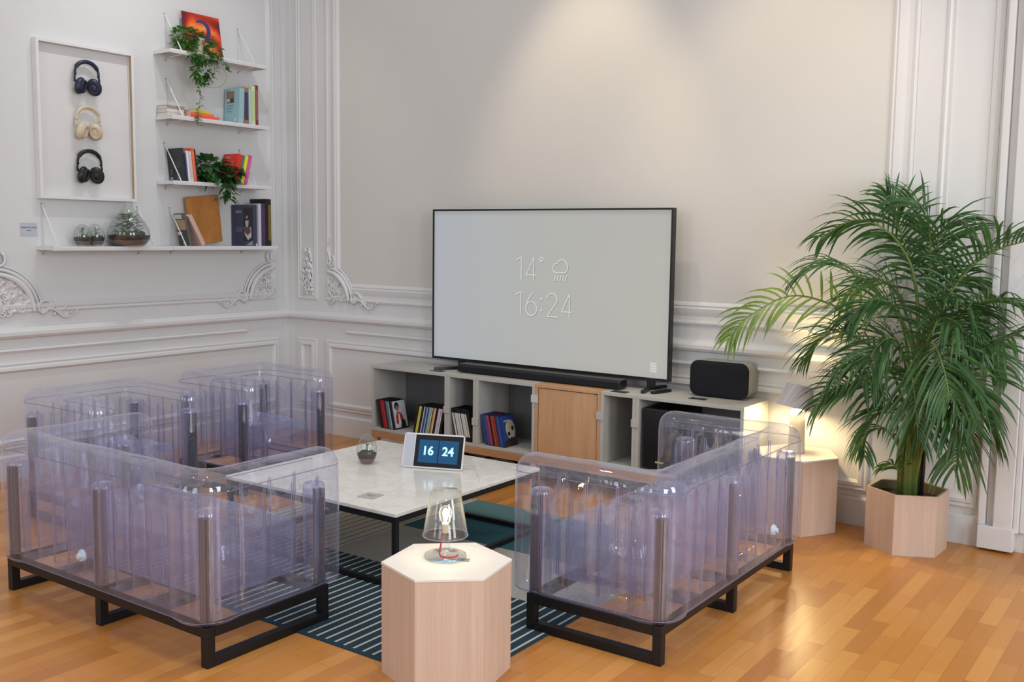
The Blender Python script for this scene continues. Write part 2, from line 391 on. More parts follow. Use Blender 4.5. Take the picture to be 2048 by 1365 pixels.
# plaster ornaments
def swirl(mb, W, cu_, cz, r0, turns, a0, rad, d0=.018, dirn=1, n=26):
    pts, rr = [], []
    for i in range(n):
        t = i/(n-1); g = a0 + dirn*turns*2*PI*t; r = r0*(1-.86*t)
        pts.append(W(cu_ + r*math.cos(g), cz + r*math.sin(g), d0*(.7+.5*t))); rr.append(rad*(1-.55*t))
    mb.tube(pts, rr, 6)
def relief(mb, W, u0, u1, z0, z1, mask, amp, freq, nu=70, nv=70, seed=0):
    def fn(a, b):
        u, z = u0+(u1-u0)*a, z0+(z1-z0)*b; k = mask(a, b)
        h = noise.noise(Vector((u*freq, z*freq, seed))) + .5*noise.noise(Vector((u*freq*2.1, z*freq*2.1, seed+5)))
        h = max(0, .35+h)
        return W(u, z, -.004 + k*(.008+amp*h))
    mb.grid(nu, nv, fn)
def corner_ornament(W, par, uc, zc, R, sgn, seed):
    random.seed(seed); m = MB()
    wd = R*1.05
    def mask(a, b):
        r = math.hypot(a, b); return max(0, min(1, (0.86-r)/.06))
    def WW(u, z, d): return W(uc + sgn*(u), zc + z, d)
    relief(m, WW, 0, wd, 0, wd, mask, .022, 26, seed=seed)
    for rr, tr, d in ((R*.86, .017, .022), (R*.97, .012, .014), (R*1.05, .007, .010)):
        pts = [WW(rr*math.cos(g)*1.02, rr*math.sin(g), d) for g in [PI/2*i/24*.96+.02 for i in range(25)]]
        m.tube(pts, [tr*(.6+.5*math.sin(PI*i/24)) for i in range(25)], 8)
    for _ in range(15):
        g = random.uniform(.1, 1.45); r = R*random.uniform(.15, .72)
        swirl(m, WW, r*math.cos(g), r*math.sin(g), random.uniform(.022, .045), random.uniform(.9, 1.5), random.uniform(0, 6), .007, dirn=random.choice((-1, 1)))
    swirl(m, WW, R*1.12, .02, .06, 1.1, 0, .011); swirl(m, WW, .03, R*1.16, .05, 1.1, 1, .010, dirn=-1)
    # leafy runner along the rail
    pts = [WW(R*1.05 + .24*t, .03*math.sin(t*7)-.01, .016) for t in [i/20 for i in range(21)]]
    m.tube(pts, [.012*(1-.7*i/20) for i in range(21)], 7)
    for i in range(6): m.ball(WW(R*1.1+.035*i, .02*math.sin(i*2), .012), .014-.001*i, 5, (1, .8, 1))
    pts = [WW(.02+.015*math.sin(t*8), R*1.05+.20*t, .014) for t in [i/16 for i in range(17)]]
    m.tube(pts, [.012*(1-.6*i/16) for i in range(17)], 7)
    m.build('plaster_ornament', M_trim, par, smooth=True)
corner_ornament(WB, wallb, .435, .985, .25, 1, 3)
corner_ornament(WL, walll, .14, .985, .27, 1, 8)
corner_ornament(WL, walll, 2.24, .985, .27, -1, 12)
corner_ornament(WB, wallb, 4.49, .985, .22, -1, 9)
m = MB()
relief(m, WB, .155, .290, 1.02, 1.37, lambda a, b: max(0, min(1, (1-abs(a-.5)*2.1-(max(0, b-.35)**1.5)*1.0)*6)), .020, 44, 40, 90, 2)
for i in range(7):
    z = 1.05+i*.045; k = 1-i*.10
    for s_ in (-1, 1): swirl(m, WB, .222+s_*.032*k, z, .026*k, 1.2, PI/2, .006*k+.001, dirn=s_)
m.build('plaster_ornament', M_trim, wallb, smooth=True)

# ================================================================== RUG
tag(MB().box(1.75, 3.84, -2.745, -.845, 0.0, .004).build('area_rug', M_rug), 'navy, cream and teal patterned rug lying under the marble coffee table', 'rug')

# ================================================================== CONSOLE
X0, YF, Z0, HH = 1.219, -.38, .177, .436
XS = [0, .646, .872, 1.311, 1.757, 1.980, 2.608]
XS = [X0+v for v in XS]
# plinth
p = empty('shelf_plinth', (X0, YF, 0), 'low oak plinth on legs under the grey storage modules', 'plinth')
a = MB(); a.box(0, 2.608, 0, .045, .132, .176); a.box(0, 2.608, .30, .34, .132, .176)
for x in (0, 1.28, 2.56): a.box(x, x+.045, .0452, .2998, .132, .176)
a.build('frame', M_oakd, p, bevel=.002)
for x in (.0, .262, 1.28, 2.30, 2.563):
    for y in (0.0, .295):
        MB().prism([(x, y), (x+.045, y), (x+.045, y+.045), (x, y+.045)], 0, .1318).build('leg', M_oak, p, bevel=.002)
# module labels
MODS = [('shelf_module', 'wide grey open module at the far left end, film cases in both halves'),
        ('shelf_module', 'narrow grey open module filled with white-spined film cases'),
        ('shelf_module', 'square grey open module holding blue and red film cases'),
        ('cabinet_module', 'square oak cabinet module with a closed oak door, between grey modules'),
        ('shelf_module', 'narrow empty grey open module right of the oak door'),
        ('shelf_module', 'wide grey open module at the right end holding the black subwoofer')]
T = .020
for i, (nm, lb) in enumerate(MODS):
    x0, x1 = XS[i]+.0004, XS[i+1]-.0004; wd = x1-x0
    e = empty(nm, (x0, YF, Z0), lb, 'cabinet' if i == 3 else 'shelf unit', 'storage modules on the oak plinth')
    mat = M_oak if i == 3 else M_grey
    a = MB(); a.box(0, wd, 0, .335, 0, T); a.box(0, wd, 0, .335, HH-T, HH); a.box(0, T, 0, .335, T, HH-T); a.box(wd-T, wd, 0, .335, T, HH-T)
    a.build('body', mat, e, bevel=.0015)
    MB().box(T, wd-T, .322, .334, T, HH-T).build('back_panel', M_greyshade, e)
    if i == 3:
        MB().box(T+.004, wd-T-.004, .004, .022, T+.004, HH-T-.004).build('door', M_oak, e, bevel=.0015)
for x, z, c in ((XS[1], .38, M_grey), (XS[2], .335, M_grey), (XS[3]-.003, .524, M_clip), (XS[4]-.012, .473, M_clip), (XS[5]-.012, .458, M_clip), (X0+.012, .19, M_grey)):
    pass
clips = [(XS[1], .385, 'grey'), (XS[2], .335, 'grey'), (XS[3], .524, 'white'), (XS[4], .473, 'pale grey'), (XS[5], .456, 'pale grey')]
spots = ['between the wide left module and the narrow one', 'left of the blue film cases module', 'at the upper left of the oak door', 'at the upper right of the oak door', 'beside the subwoofer module']
for (x, z, cname), sp in zip(clips, spots):
    a = MB(); a.box(x-.024, x+.024, YF-.006, YF-.0005, z-.022, z+.022)
    tag(a.build('module_clip', M_clip if cname == 'white' else M_grey, bevel=.001), cname+' square clip joining modules '+sp, 'clip', 'clips joining the storage modules')

# ---- film cases in the modules
def case_row(n_cols, x_start, tilt, zf, y0, group, labels, thick=.0145, h=.19, dep=.135, insert=None, right=False):
    """tilt<0: top leans left"""
    step = thick/math.cos(tilt) + .0012
    for k, (body, spine) in enumerate(n_cols):
        x = x_start + k*step
        M = Matrix.Rotation(tilt, 4, 'Y')
        e = empty('film_case', (x, y0 + (.004 if k % 3 == 1 else 0), zf), labels[k], 'film case', group)
        e.rotation_euler = (0, tilt, 0)
        zo = (thick*math.sin(tilt) if tilt > 0 else 0) + .001
        zo = max(0, zo)
        lift = thick*abs(math.sin(tilt)) if tilt > 0 else 0
        # body origin: lower corner that touches the floor
        sh = -thick if tilt > 0 else 0
        a = MB(); a.box(sh, sh+thick, 0, dep, 0, h); a.build('case', colmat(body, .3), e, bevel=.001)
        lo = .028 if insert else .004; hi = h-.03 if insert else h-.004
        a = MB(); a.box(sh+.0012, sh+thick-.0012, -.0006, .001, lo, hi)
        a.build('spine_label', colmat(spine, .45), e)
BLK = (14, 14, 18)
ZF = Z0 + T
cols1 = [(BLK, (40, 20, 24)), (BLK, (52, 16, 20)), (BLK, (168, 34, 30)), ((120, 20, 22), (180, 40, 34)), (BLK, (34, 60, 70)), (BLK, (90, 130, 150)), (BLK, (150, 170, 160)), (BLK, (30, 34, 30))]
lab1 = ['black film case leaning against the left side of the far left module', 'dark maroon film case, second in the leftmost leaning row', 'bright red film case, left of the two reds in the leftmost row',
        'darker red film case, right of the two reds in the leftmost row', 'dark teal film case right of the red ones in the leftmost row', 'pale blue film case in the leftmost leaning row', 'pale green-grey film case near the right of the leftmost row',
        'film case with a white cover showing a figure in red, right end of leftmost row']
case_row(cols1, X0+T+.054, -.22, ZF+.0005, YF+.012, 'film cases leaning left in the far left module', lab1)
last1 = [o for o in COL.objects if o.name.startswith('film_case')][-1]
# cover picture on the last case: pale card with a dark-haired figure in a red top
def cover(e, mats, shapes, name='cover_picture', thick=.0145, dep=.135, h=.19):
    x = thick+.0004
    for k, (mat, poly) in enumerate(zip(mats, shapes)):
        a = MB(); xx = x + .0004*k
        n = len(poly); b = a.addv([(xx, y, z) for y, z in poly] + [(xx-.0006, y, z) for y, z in poly])
        a.face([b+i for i in range(n)]); a.face([b+n+i for i in reversed(range(n))])
        for i in range(n): a.face([b+i, b+(i+1) % n, b+n+(i+1) % n, b+n+i])
        a.build(name, mat, e)
def ell(cy, cz, ry, rz, n=16, a0=0): return [(cy+ry*math.cos(2*PI*i/n+a0), cz+rz*math.sin(2*PI*i/n+a0)) for i in range(n)]
cover(last1, [colmat((196, 196, 204)), colmat((32, 26, 30)), colmat((150, 110, 96)), colmat((166, 60, 56)), colmat((225, 222, 220)), colmat((30, 28, 30))],
      [[(.006, .006), (.129, .006), (.129, .184), (.006, .184)], ell(.045, .150, .022, .026), ell(.047, .135, .013, .020),
       [(.020, .035), (.100, .030), (.085, .092), (.062, .110), (.040, .112), (.024, .085)], [(.044, .03), (.066, .03), (.060, .10), (.050, .10)], [(.060, .006), (.110, .006), (.104, .050), (.080, .062)]])
cols2 = [(BLK, (30, 30, 20)), (BLK, (214, 200, 60)), (BLK, (206, 196, 110)), (BLK, (40, 44, 30)), (BLK, (190, 196, 210)), (BLK, (60, 70, 120)), (BLK, (150, 172, 190)), (BLK, (96, 140, 176)), (BLK, (170, 190, 196)),
         (BLK, (190, 190, 160)), (BLK, (206, 156, 80)), (BLK, (206, 190, 160)), (BLK, (24, 22, 24)), (BLK, (214, 198, 206)), (BLK, (206, 190, 200)), (BLK, (216, 204, 208)), (BLK, (30, 36, 44))]
names2 = ['black', 'bright yellow', 'pale yellow', 'dark olive', 'pale silver', 'deep blue', 'blue-grey', 'sky blue', 'icy blue', 'cream-green', 'orange', 'beige', 'plain black', 'pinkish white', 'darker pinkish white', 'light pinkish white', 'blackish blue']
lab2 = ['%s film case in the wide module right row, %s' % (c, s) for c, s in zip(names2, ['leftmost', 'second', 'third', 'fourth', 'fifth', 'sixth', 'seventh', 'eighth', 'ninth', 'tenth', 'eleventh', 'after the orange one', 'before the pinkish ones', 'left of three', 'middle of three', 'right of three', 'last'])]
case_row(cols2, X0+.366, .22, ZF+.0005, YF+.012, 'film cases leaning right in the far left module', lab2, thick=.0118)
cols3 = [(BLK, (206, 204, 198))]*6 + [(BLK, (196, 190, 170)), (BLK, (24, 24, 22))]
case_row(cols3, XS[1]+T+.052, -.24, ZF+.0005, YF+.012, 'white-spined film cases in the narrow module',
         ['white-spined black film case in the narrow module, %s' % q for q in ('leftmost of the row', 'second from the left', 'third from the left', 'middle of the row', 'fifth from the left', 'sixth from the left', 'right before the plain black one')] + ['black film case at the right end of the narrow grey module'], thick=.0150, insert=True, h=.205, dep=.14)
cols4 = [((30, 44, 96), (44, 66, 130)), ((30, 44, 96), (54, 84, 150)), ((40, 36, 90), (104, 60, 110)), ((40, 30, 60), (180, 70, 60)), ((30, 26, 60), (50, 30, 60)), ((90, 26, 24), (170, 66, 44)), ((90, 26, 24), (150, 44, 36)), ((24, 40, 90), (34, 60, 120)), ((24, 40, 90), (44, 90, 150)), ((24, 40, 90), (30, 50, 110))]
names4 = ['dark blue', 'mid blue', 'purple', 'salmon red', 'plum', 'orange-red', 'deep red', 'navy', 'light blue', 'blue']
lab4 = ['%s film case in the square module, %s' % (c, s) for c, s in zip(names4, ['leftmost of its leaning row', 'second from the left', 'left of the salmon red one', 'first of the red ones', 'between two reds', 'left of the deep red one', 'last of the red ones', 'right of the deep red one', 'second from the right end', 'with a cream oval on its cover'])]
case_row(cols4, XS[2]+T+.052, -.22, ZF+.0005, YF+.012, 'blue and red film cases in the square module', lab4, thick=.0135)
last4 = [o for o in COL.objects if o.name.startswith('film_case')][-1]
cover(last4, [colmat((36, 66, 130)), colmat((190, 180, 150)), colmat((24, 24, 26)), colmat((24, 24, 27)), colmat((60, 36, 30)), colmat((170, 180, 200))],
      [[(.003, .003), (.132, .003), (.132, .187), (.003, .187)], ell(.082, .100, .046, .062), ell(.060, .075, .013, .013, 12), ell(.104, .105, .012, .015, 12), [(.004, .004), (.131, .004), (.131, .040), (.080, .052), (.004, .030)], [(.022, .150), (.062, .156), (.062, .163), (.022, .157)]], thick=.0135)
# subwoofer
e = empty('subwoofer', (3.24, YF+.012, ZF+.001), 'black box subwoofer inside the right end module', 'speaker')
MB().box(0, .215, 0, .30, .012, .352).build('body', M_tvblack, e, bevel=.012)
for x in (.03, .185):
    for y in (.03, .27): MB().cyl((x, y, 0), (x, y, .0125), .012).build('foot', M_black, e)
MB().box(.082, .132, -.0015, 0.001, .052, .062).build('badge', flat('badge', (190, 176, 120), .4), e)
# white paper thing in right half of subwoofer module
# things under the plinth: black cable bundle
a = MB(); random.seed(4)
for k in range(7):
    pts = []; y0 = random.uniform(-.26, -.12); ph = random.uniform(0, 6)
    for i in range(60):
        t = i/59; pts.append((1.55+1.55*t, y0+.05*math.sin(t*9+ph), .006+.035*abs(math.sin(t*13+ph*2))+.006*k))
    a.tube(pts, .006, 6)
tag(a.build('power_cable', M_black, smooth=True), 'tangle of black cables on the floor under the oak plinth', 'cables', kind='stuff')

# ================================================================== TV
tx0, tx1, tz0, tz1, ty = 1.560, 3.285, .668, 1.640, -.155
e = empty('television', ((tx0+tx1)/2, ty, .6135), 'large flat television with a black frame on the storage modules', 'television')
cx, cz = (tx0+tx1)/2, .6135
a = MB(); a.box(tx0-cx, tx1-cx, .004, .034, tz0-cz, tz1-cz)
b = .011
a.box(tx0-cx, tx1-cx, -.006, .004, tz1-cz-b, tz1-cz); a.box(tx0-cx, tx1-cx, -.006, .004, tz0-cz, tz0-cz+b+.004)
a.box(tx0-cx, tx0-cx+b, -.006, .004, tz0-cz+b+.004, tz1-cz-b); a.box(tx1-cx-b, tx1-cx, -.006, .004, tz0-cz+b+.004, tz1-cz-b)
a.build('frame', M_tvblack, e)
def tv_mat():
    k = NT('tv_ambient_picture'); k.n.remove(k.b); tc = k.coord(which='Generated'); s = k.sep(tc); X, Z = s[0], s[2]
    left, right, mid = lin((172, 178, 184)), lin((186, 182, 172)), lin((178, 180, 172))
    c = k.ramp(X, [(0, left), (.45, mid), (1, right)])
    n = k.noise(tc, 3, 3); c = k.mix(k.math('MULTIPLY', n, .4), c, lin((176, 174, 184)))
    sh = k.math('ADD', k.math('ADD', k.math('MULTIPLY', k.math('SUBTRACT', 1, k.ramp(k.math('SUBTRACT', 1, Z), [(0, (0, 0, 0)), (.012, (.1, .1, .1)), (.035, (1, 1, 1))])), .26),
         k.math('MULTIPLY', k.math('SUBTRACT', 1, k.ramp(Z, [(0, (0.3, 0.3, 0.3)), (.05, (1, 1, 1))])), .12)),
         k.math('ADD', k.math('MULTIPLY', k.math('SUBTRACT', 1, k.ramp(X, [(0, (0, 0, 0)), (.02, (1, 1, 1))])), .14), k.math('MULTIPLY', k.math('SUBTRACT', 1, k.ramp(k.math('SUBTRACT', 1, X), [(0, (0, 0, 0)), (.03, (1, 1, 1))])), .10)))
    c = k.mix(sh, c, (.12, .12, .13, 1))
    em = k.add('ShaderNodeEmission'); k.l(c, em.inputs[0]); em.inputs[1].default_value = 1.0
    gl = k.add('ShaderNodeBsdfGlossy'); gl.inputs['Roughness'].default_value = .3
    mx = k.add('ShaderNodeMixShader'); mx.inputs[0].default_value = .02; k.l(em.outputs[0], mx.inputs[1]); k.l(gl.outputs[0], mx.inputs[2]); k.l(mx.outputs[0], k.out.inputs[0])
    return k.m
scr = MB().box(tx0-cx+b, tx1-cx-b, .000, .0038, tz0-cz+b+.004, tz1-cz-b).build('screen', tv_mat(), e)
M_digit = emit('tv_digit_light', (.66, .66, .66), 1.0); M_digsh = emit('tv_digit_shade', (.30, .30, .31), 1.0)
def strokes(lines, w, depth, mat, name, par, off=(0, 0)):
    a = MB()
    for L in lines:
        P = [Vector((x+off[0], z+off[1])) for x, z in L]; closed = (P[0]-P[-1]).length < 1e-6
        n = len(P); sides = []
        for i in range(n):
            if closed: t = P[(i+1) % (n-1)] - P[(i-1) % (n-1)] if 0 < i < n-1 else P[1]-P[-2]
            else: t = P[min(i+1, n-1)] - P[max(i-1, 0)]
            t.normalize(); q = Vector((-t.y, t.x))*w/2; sides.append((P[i]+q, P[i]-q))
        for (a1, b1), (a2, b2) in zip(sides, sides[1:]):
            a.quad((a1.x, depth, a1.y), (b1.x, depth, b1.y), (b2.x, depth, b2.y), (a2.x, depth, a2.y))
    return a.build(name, mat, par)
def arc(cx_, cz_, rx, rz, a0, a1, n=20): return [(cx_+rx*math.cos(a0+(a1-a0)*i/n), cz_+rz*math.sin(a0+(a1-a0)*i/n)) for i in range(n+1)]
def d1(x, z, h): return [[(x-.022, z+h*.86), (x+.018, z+h)], [(x+.018, z+h), (x+.018, z)]]
def d4(x, z, h): return [[(x+.075, z+h*.24), (x, z+h*.24)], [(x, z+h*.24), (x+.055, z+h)], [(x+.055, z+h), (x+.055, z)]]
def d6(x, z, h): return [arc(x+.04, z+h*.30, .040, h*.30, 0, 2*PI, 24), [(x+.004, z+h*.42), (x+.02, z+h*.72), (x+.052, z+h)]]
def d2(x, z, h): return [arc(x+.036, z+h*.74, .036, h*.26, PI*.95, -.25*PI, 16) + [(x+.002, z+.0)], [(x+.002, z), (x+.078, z)]]
zb1, zb2, hh = 1.205-cz, .992-cz, .142
L1 = d1(2.246-cx, zb1, hh) + d4(2.302-cx, zb1, hh) + [arc(2.413-cx, zb1+hh-.012, .012, .012, 0, 2*PI, 14)]
L1 += [arc(2.532-cx, 1.285-cz, .036, .034, 1.25*PI, 0.75*PI, 8) + arc(2.560-cx, 1.295-cz, .040, .042, .85*PI, -.30*PI, 16) + [(2.53-cx, 1.257-cz), (2.507-cx, 1.262-cz)]]
for k in range(5): L1.append([(2.517+.019*k-cx, 1.242-cz), (2.507+.019*k-cx, 1.208-cz)])
L2 = d1(2.246-cx, zb2, hh) + d6(2.302-cx, zb2, hh) + [arc(2.417-cx, zb2+.035, .004, .004, 0, 2*PI, 8), arc(2.417-cx, zb2+.105, .004, .004, 0, 2*PI, 8)] + d2(2.457-cx, zb2, hh) + d4(2.562-cx, zb2, hh)
LL = L1 + L2
strokes(LL, .0085, -.0005, M_digsh, 'clock_shade', scr, (.0035, -.0035)); strokes(LL, .0065, -.0010, M_digit, 'clock_digits', scr)
strokes([[(3.165-cx, z-cz), (3.205-cx, z-cz)] for z in (.768, .758, .749, .739, .729, .719)], .0055, -.001, M_digit, 'corner_lines', scr)
for sx, x, ddx in ((-1, 1.80, -.10), (1, 3.17, .03)):
    a = MB(); a.prism([(x-cx-.022, -.008), (x-cx+.022, -.008), (x-cx+.022, .020), (x-cx-.022, .020)], .012, .066)
    xo = x-cx; fx = xo + ddx
    for (p0, p1) in (((xo, -.008), (fx, -.150)), ((xo, .01), (fx, .13))):
        d = Vector((p1[0]-p0[0], p1[1]-p0[1])).normalized(); q = Vector((-d.y, d.x))*.011
        a.prism([(p0[0]+q.x, p0[1]+q.y), (p1[0]+q.x, p1[1]+q.y), (p1[0]-q.x, p1[1]-q.y), (p0[0]-q.x, p0[1]-q.y)], .0005, .018)
    a.build('foot', M_tvblack, e, bevel=.002)
# soundbar
e = empty('soundbar', (2.46, -.245, .6135), 'long black soundbar lying in front of the television', 'soundbar')
a = MB(); prof = [(-.045, .006), (-.045, .042), (-.032, .056), (.035, .056), (.042, .050), (.042, .006)]
b0 = a.addv([(-.585, y, z) for y, z in prof]); b1 = a.addv([(.585, y, z) for y, z in prof]); n = len(prof)
for k in range(n): a.face([b0+k, b0+(k+1) % n, b1+(k+1) % n, b1+k])
a.face([b0+k for k in range(n)]); a.face([b1+k for k in reversed(range(n))]); a.build('body', M_tvblack, e, bevel=.003)
MB().box(-.57, .57, -.0462, -.0445, .010, .040).build('grille', M_fabric, e)
for x in (-.5, .5): MB().box(x-.03, x+.03, -.03, .03, .0005, .0065).build('foot', M_black, e)
# remote next to right foot
e = empty('remote_control', (3.268, -.215, .6135), 'small black remote control beside the right television foot', 'remote', rotz=-.25)
MB().box(-.016, .016, -.075, .075, .0005, .016).build('body', M_tvblack, e, bevel=.006)
MB().cyl((0, .04, .0155), (0, .04, .0175), .009).build('button', M_black, e)
# speaker
def rrect(w, h, r, n=8):
    P = []
    for cx_, cz_, a0 in ((w/2-r, h/2-r, 0), (-w/2+r, h/2-r, PI/2), (-w/2+r, -h/2+r, PI), (w/2-r, -h/2+r, 1.5*PI)):
        for i in range(n+1): P.append((cx_+r*math.cos(a0+PI/2*i/n), cz_+r*math.sin(a0+PI/2*i/n)))
    return P
def rslab(mb, w, h, r, y0, y1, cz_, edge=.01, M=None):
    rings = [(y0, -edge), (y0+edge*.3, -edge*.3), (y0+edge, 0), (y1-edge, 0), (y1-edge*.3, -edge*.3), (y1, -edge)]
    bs = []
    for y, dr in rings:
        P = [(x, y, z+cz_) for x, z in rrect(w+2*dr, h+2*dr, r+dr*.5)]
        if M is not None: P = [M @ Vector(p) for p in P]
        bs.append(mb.addv(P))
    n = len(rrect(w, h, r))
    for a_, b_ in zip(bs, bs[1:]):
        for k in range(n): mb.face([a_+k, a_+(k+1) % n, b_+(k+1) % n, b_+k])
    mb.face([bs[0]+k for k in range(n)]); mb.face([bs[-1]+k for k in reversed(range(n))])
e = empty('smart_speaker', (3.590, -.125, .6135), 'rounded dark fabric smart speaker on the right end of the modules', 'speaker')
a = MB(); rslab(a, .330, .188, .045, -.025, .100, .100, .012); a.build('shell', flat('grey_speaker_shell', (150, 148, 140), .6), e, smooth=True)
a = MB(); rslab(a, .336, .194, .046, -.065, -.020, .100, .016); a.build('grille', M_fabric, e, smooth=True)
MB().box(-.08, .08, -.02, .06, .0005, .010).build('base', M_clip, e, bevel=.003)
# cards on console
def card(x, y, z, w_, d_, rot, mat, label, nm='info_card', t=.003, txt=None):
    e = empty(nm, (x, y, z), label, 'card', 'info cards', rotz=rot)
    MB().box(-w_/2, w_/2, -d_/2, d_/2, .0005, t).build('plate', mat, e, bevel=.0006)
    a = MB()
    for k, ww in enumerate((.5, .34)): a.box(-w_*ww/2, w_*ww/2, .004-k*.012, .008-k*.012, t, t+.0004)
    a.build('print', colmat((90, 92, 98)), e)
M_darkcard = flat('dark_glass_card', (64, 66, 72), .15)
card(1.745, -.325, .6135, .095, .055, 0, M_darkcard, 'dark glass card by the left television foot')
card(3.075, -.335, .6135, .095, .055, 0, M_darkcard, 'dark glass card beside the right end of the soundbar')
card(3.520, -.275, .6135, .095, .05, 0, M_darkcard, 'dark glass card in front of the fabric speaker')

# ================================================================== COFFEE TABLE
e = empty('coffee_table', (2.54, -1.67, 0), 'square white marble coffee table on a thin black frame', 'table')
hx, hy = .54, .53
MB().box(-hx, hx, -hy, hy, .312, .330).build('table_top', M_marble, e, bevel=.003)
fx, fy, s = .535, .525, .012
a = MB()
for z0, z1 in ((.286, .3118), (.0085, .028)):
    for y in (-fy, fy-.022): a.box(-fx, fx, y, y+.022, z0, z1)
    for x in (-fx, fx-.022): a.box(x, x+.022, -fy+.0222, fy-.0222, z0, z1)
a.build('frame', M_black, e)
for x in (-fx, fx-.022):
    for y in (-fy, fy-.022): MB().box(x, x+.022, y, y+.022, .0282, .2858).build('leg', M_black, e)
# smart display
dm = empty('smart_display', (2.683, -1.500, .330), 'white smart display showing 16 24 on the marble table', 'display', rotz=math.radians(21))
tl_ = -.32
R = Matrix.Rotation(tl_, 4, 'X')
a = MB(); rslab(a, .312, .172, .014, -.006, .010, .088, .003, R); a.build('body', M_white, dm, smooth=False)
scn = MB().box(-.094, .151, -.0075, -.0055, .010, .166, R).build('screen', flat('black_glass', (8, 9, 14), .08), dm)
k = NT('clock_blue_tile'); k.n.remove(k.b); em = k.add('ShaderNodeEmission'); em.inputs[0].default_value = lin((44, 88, 128)); em.inputs[1].default_value = 1
k.l(em.outputs[0], k.out.inputs[0]); M_tile = k.m
for x0, x1 in ((-.073, .026), (.031, .130)): MB().box(x0, x1, -.0085, -.0074, .030, .142, R).build('clock_tile', M_tile, scn)
M_dig = emit('display_digit_light', (.45, .85, 1.0), 1.5)
for tx, s_ in ((-.026, '16'), (.078, '24')):
    text('clock_digits', s_, .060, M_dig, scn, R @ basis((tx, -.0092, .087), (1, 0, 0), (0, 0, 1), (0, -1, 0)), bold=.0016)
MB().prism([(-.05, .012), (.05, .012), (.05, .085), (-.05, .085)], .0008, .012).build('stand', M_white, dm, bevel=.003)
MB().box(-.15, -.098, -.0066, -.0055, .008, .168, R).build('speaker_grille', flat('pale_grille', (186, 188, 200), .8, bumpy=.4), dm)
a = MB(); a.tube([(2.72, -1.43, .334), (2.76, -1.38, .333), (2.77, -1.32, .333), (2.82, -1.33, .333), (2.90, -1.42, .333), (2.98, -1.50, .333), (3.03, -1.56, .333)], .0025, 6)
tag(a.build('charging_cable', M_white, smooth=True), 'thin white cable running across the marble table behind the display', 'cable')
card(2.803, -2.056, .330, .085, .085, math.radians(8), flat('grey_card', (176, 176, 176), .3), 'grey square card on the near corner of the marble table')

# ---- terrariums
def terrarium(nm, loc, prof, soil, label, rl, hl, nleaf, seed, group='glass terrariums'):
    random.seed(seed); e = empty(nm, loc, label, 'terrarium', group)
    a = MB(); a.lathe(prof, 40); a.build('glass', M_glass, e, smooth=True)
    def rad(z):
        for (r0, z0), (r1, z1) in zip(prof, prof[1:]):
            if z0 <= z <= z1: return r0+(r1-r0)*(z-z0)/max(1e-6, z1-z0)
        return prof[-1][0]
    zs = [soil[0] + (soil[1]-soil[0])*i/6 for i in range(7)]
    MB().lathe([(1e-5, zs[0])] + [(rad(z)-.003, z) for z in zs] + [(1e-5, zs[-1]+.002)], 32).build('gravel', M_gravel, e, smooth=True)
    zs = [soil[1]+.0025 + (soil[2]-soil[1])*i/6 for i in range(7)]
    MB().lathe([(1e-5, zs[0])] + [(rad(z)-.003, z) for z in zs] + [(1e-5, zs[-1]+.004)], 32).build('soil', M_soil, e, smooth=True)
    a = MB(); zt = zs[-1]+.003; R0 = rad(zt)*.8
    for _ in range(10):
        g = random.uniform(0, 6.28); r = R0*random.uniform(.2, .8); q = R0*random.uniform(.12, .28); a.ball((r*math.cos(g), r*math.sin(g), zt+q*.2), q, 5, (1, 1, .7))
    a.build('moss', M_moss, e, smooth=True)
    a = MB()
    for _ in range(nleaf):
        g = random.uniform(0, 6.28); t = random.random(); z = zt + hl*t; r = min(R0, rad(z)-.012)*random.uniform(.05, .8)*(1-.3*t)
        c = Vector((r*math.cos(g), r*math.sin(g), z)); leaf(a, c, Vector((math.cos(g), math.sin(g), random.uniform(-.2, .8))), rl*random.uniform(.6, 1.1), rl*.42)
    a.tube([(0, 0, zt), (.004, .003, zt+hl*.5), (0, -.004, zt+hl*.9)], .003, 6)
    a.build('plant', M_terr, e)
def leaf(mb, base, d, L, w_, droop=.25, fold=.15):
    d = d.normalized(); side = d.cross(Vector((0, 0, 1)))
    if side.length < .1: side = Vector((1, 0, 0))
    side.normalize(); up = side.cross(d)
    P = []
    for t, k in ((0, .08), (.2, .75), (.45, 1), (.75, .62), (1, .02)):
        c = base + d*L*t - Vector((0, 0, 1))*droop*L*t*t
        P += [c - side*w_/2*k + up*fold*w_*k, c, c + side*w_/2*k + up*fold*w_*k]
    b_ = mb.addv(P)
    for i in range(4):
        for j in range(2): mb.face([b_+i*3+j, b_+i*3+j+1, b_+(i+1)*3+j+1, b_+(i+1)*3+j])
egg = [(1e-5, .0006), (.030, .001), (.036, .006), (.046, .020), (.056, .045), (.058, .065), (.054, .090), (.044, .115), (.030, .135), (.014, .147), (1e-5, .150)]
k_ = .75
terrarium('egg_terrarium', (2.345, -1.600, .330), [(r*.90, z*1.0) for r, z in egg], (.010, .028, .050), 'egg shaped glass terrarium on the marble coffee table', .022, .05, 26, 3)

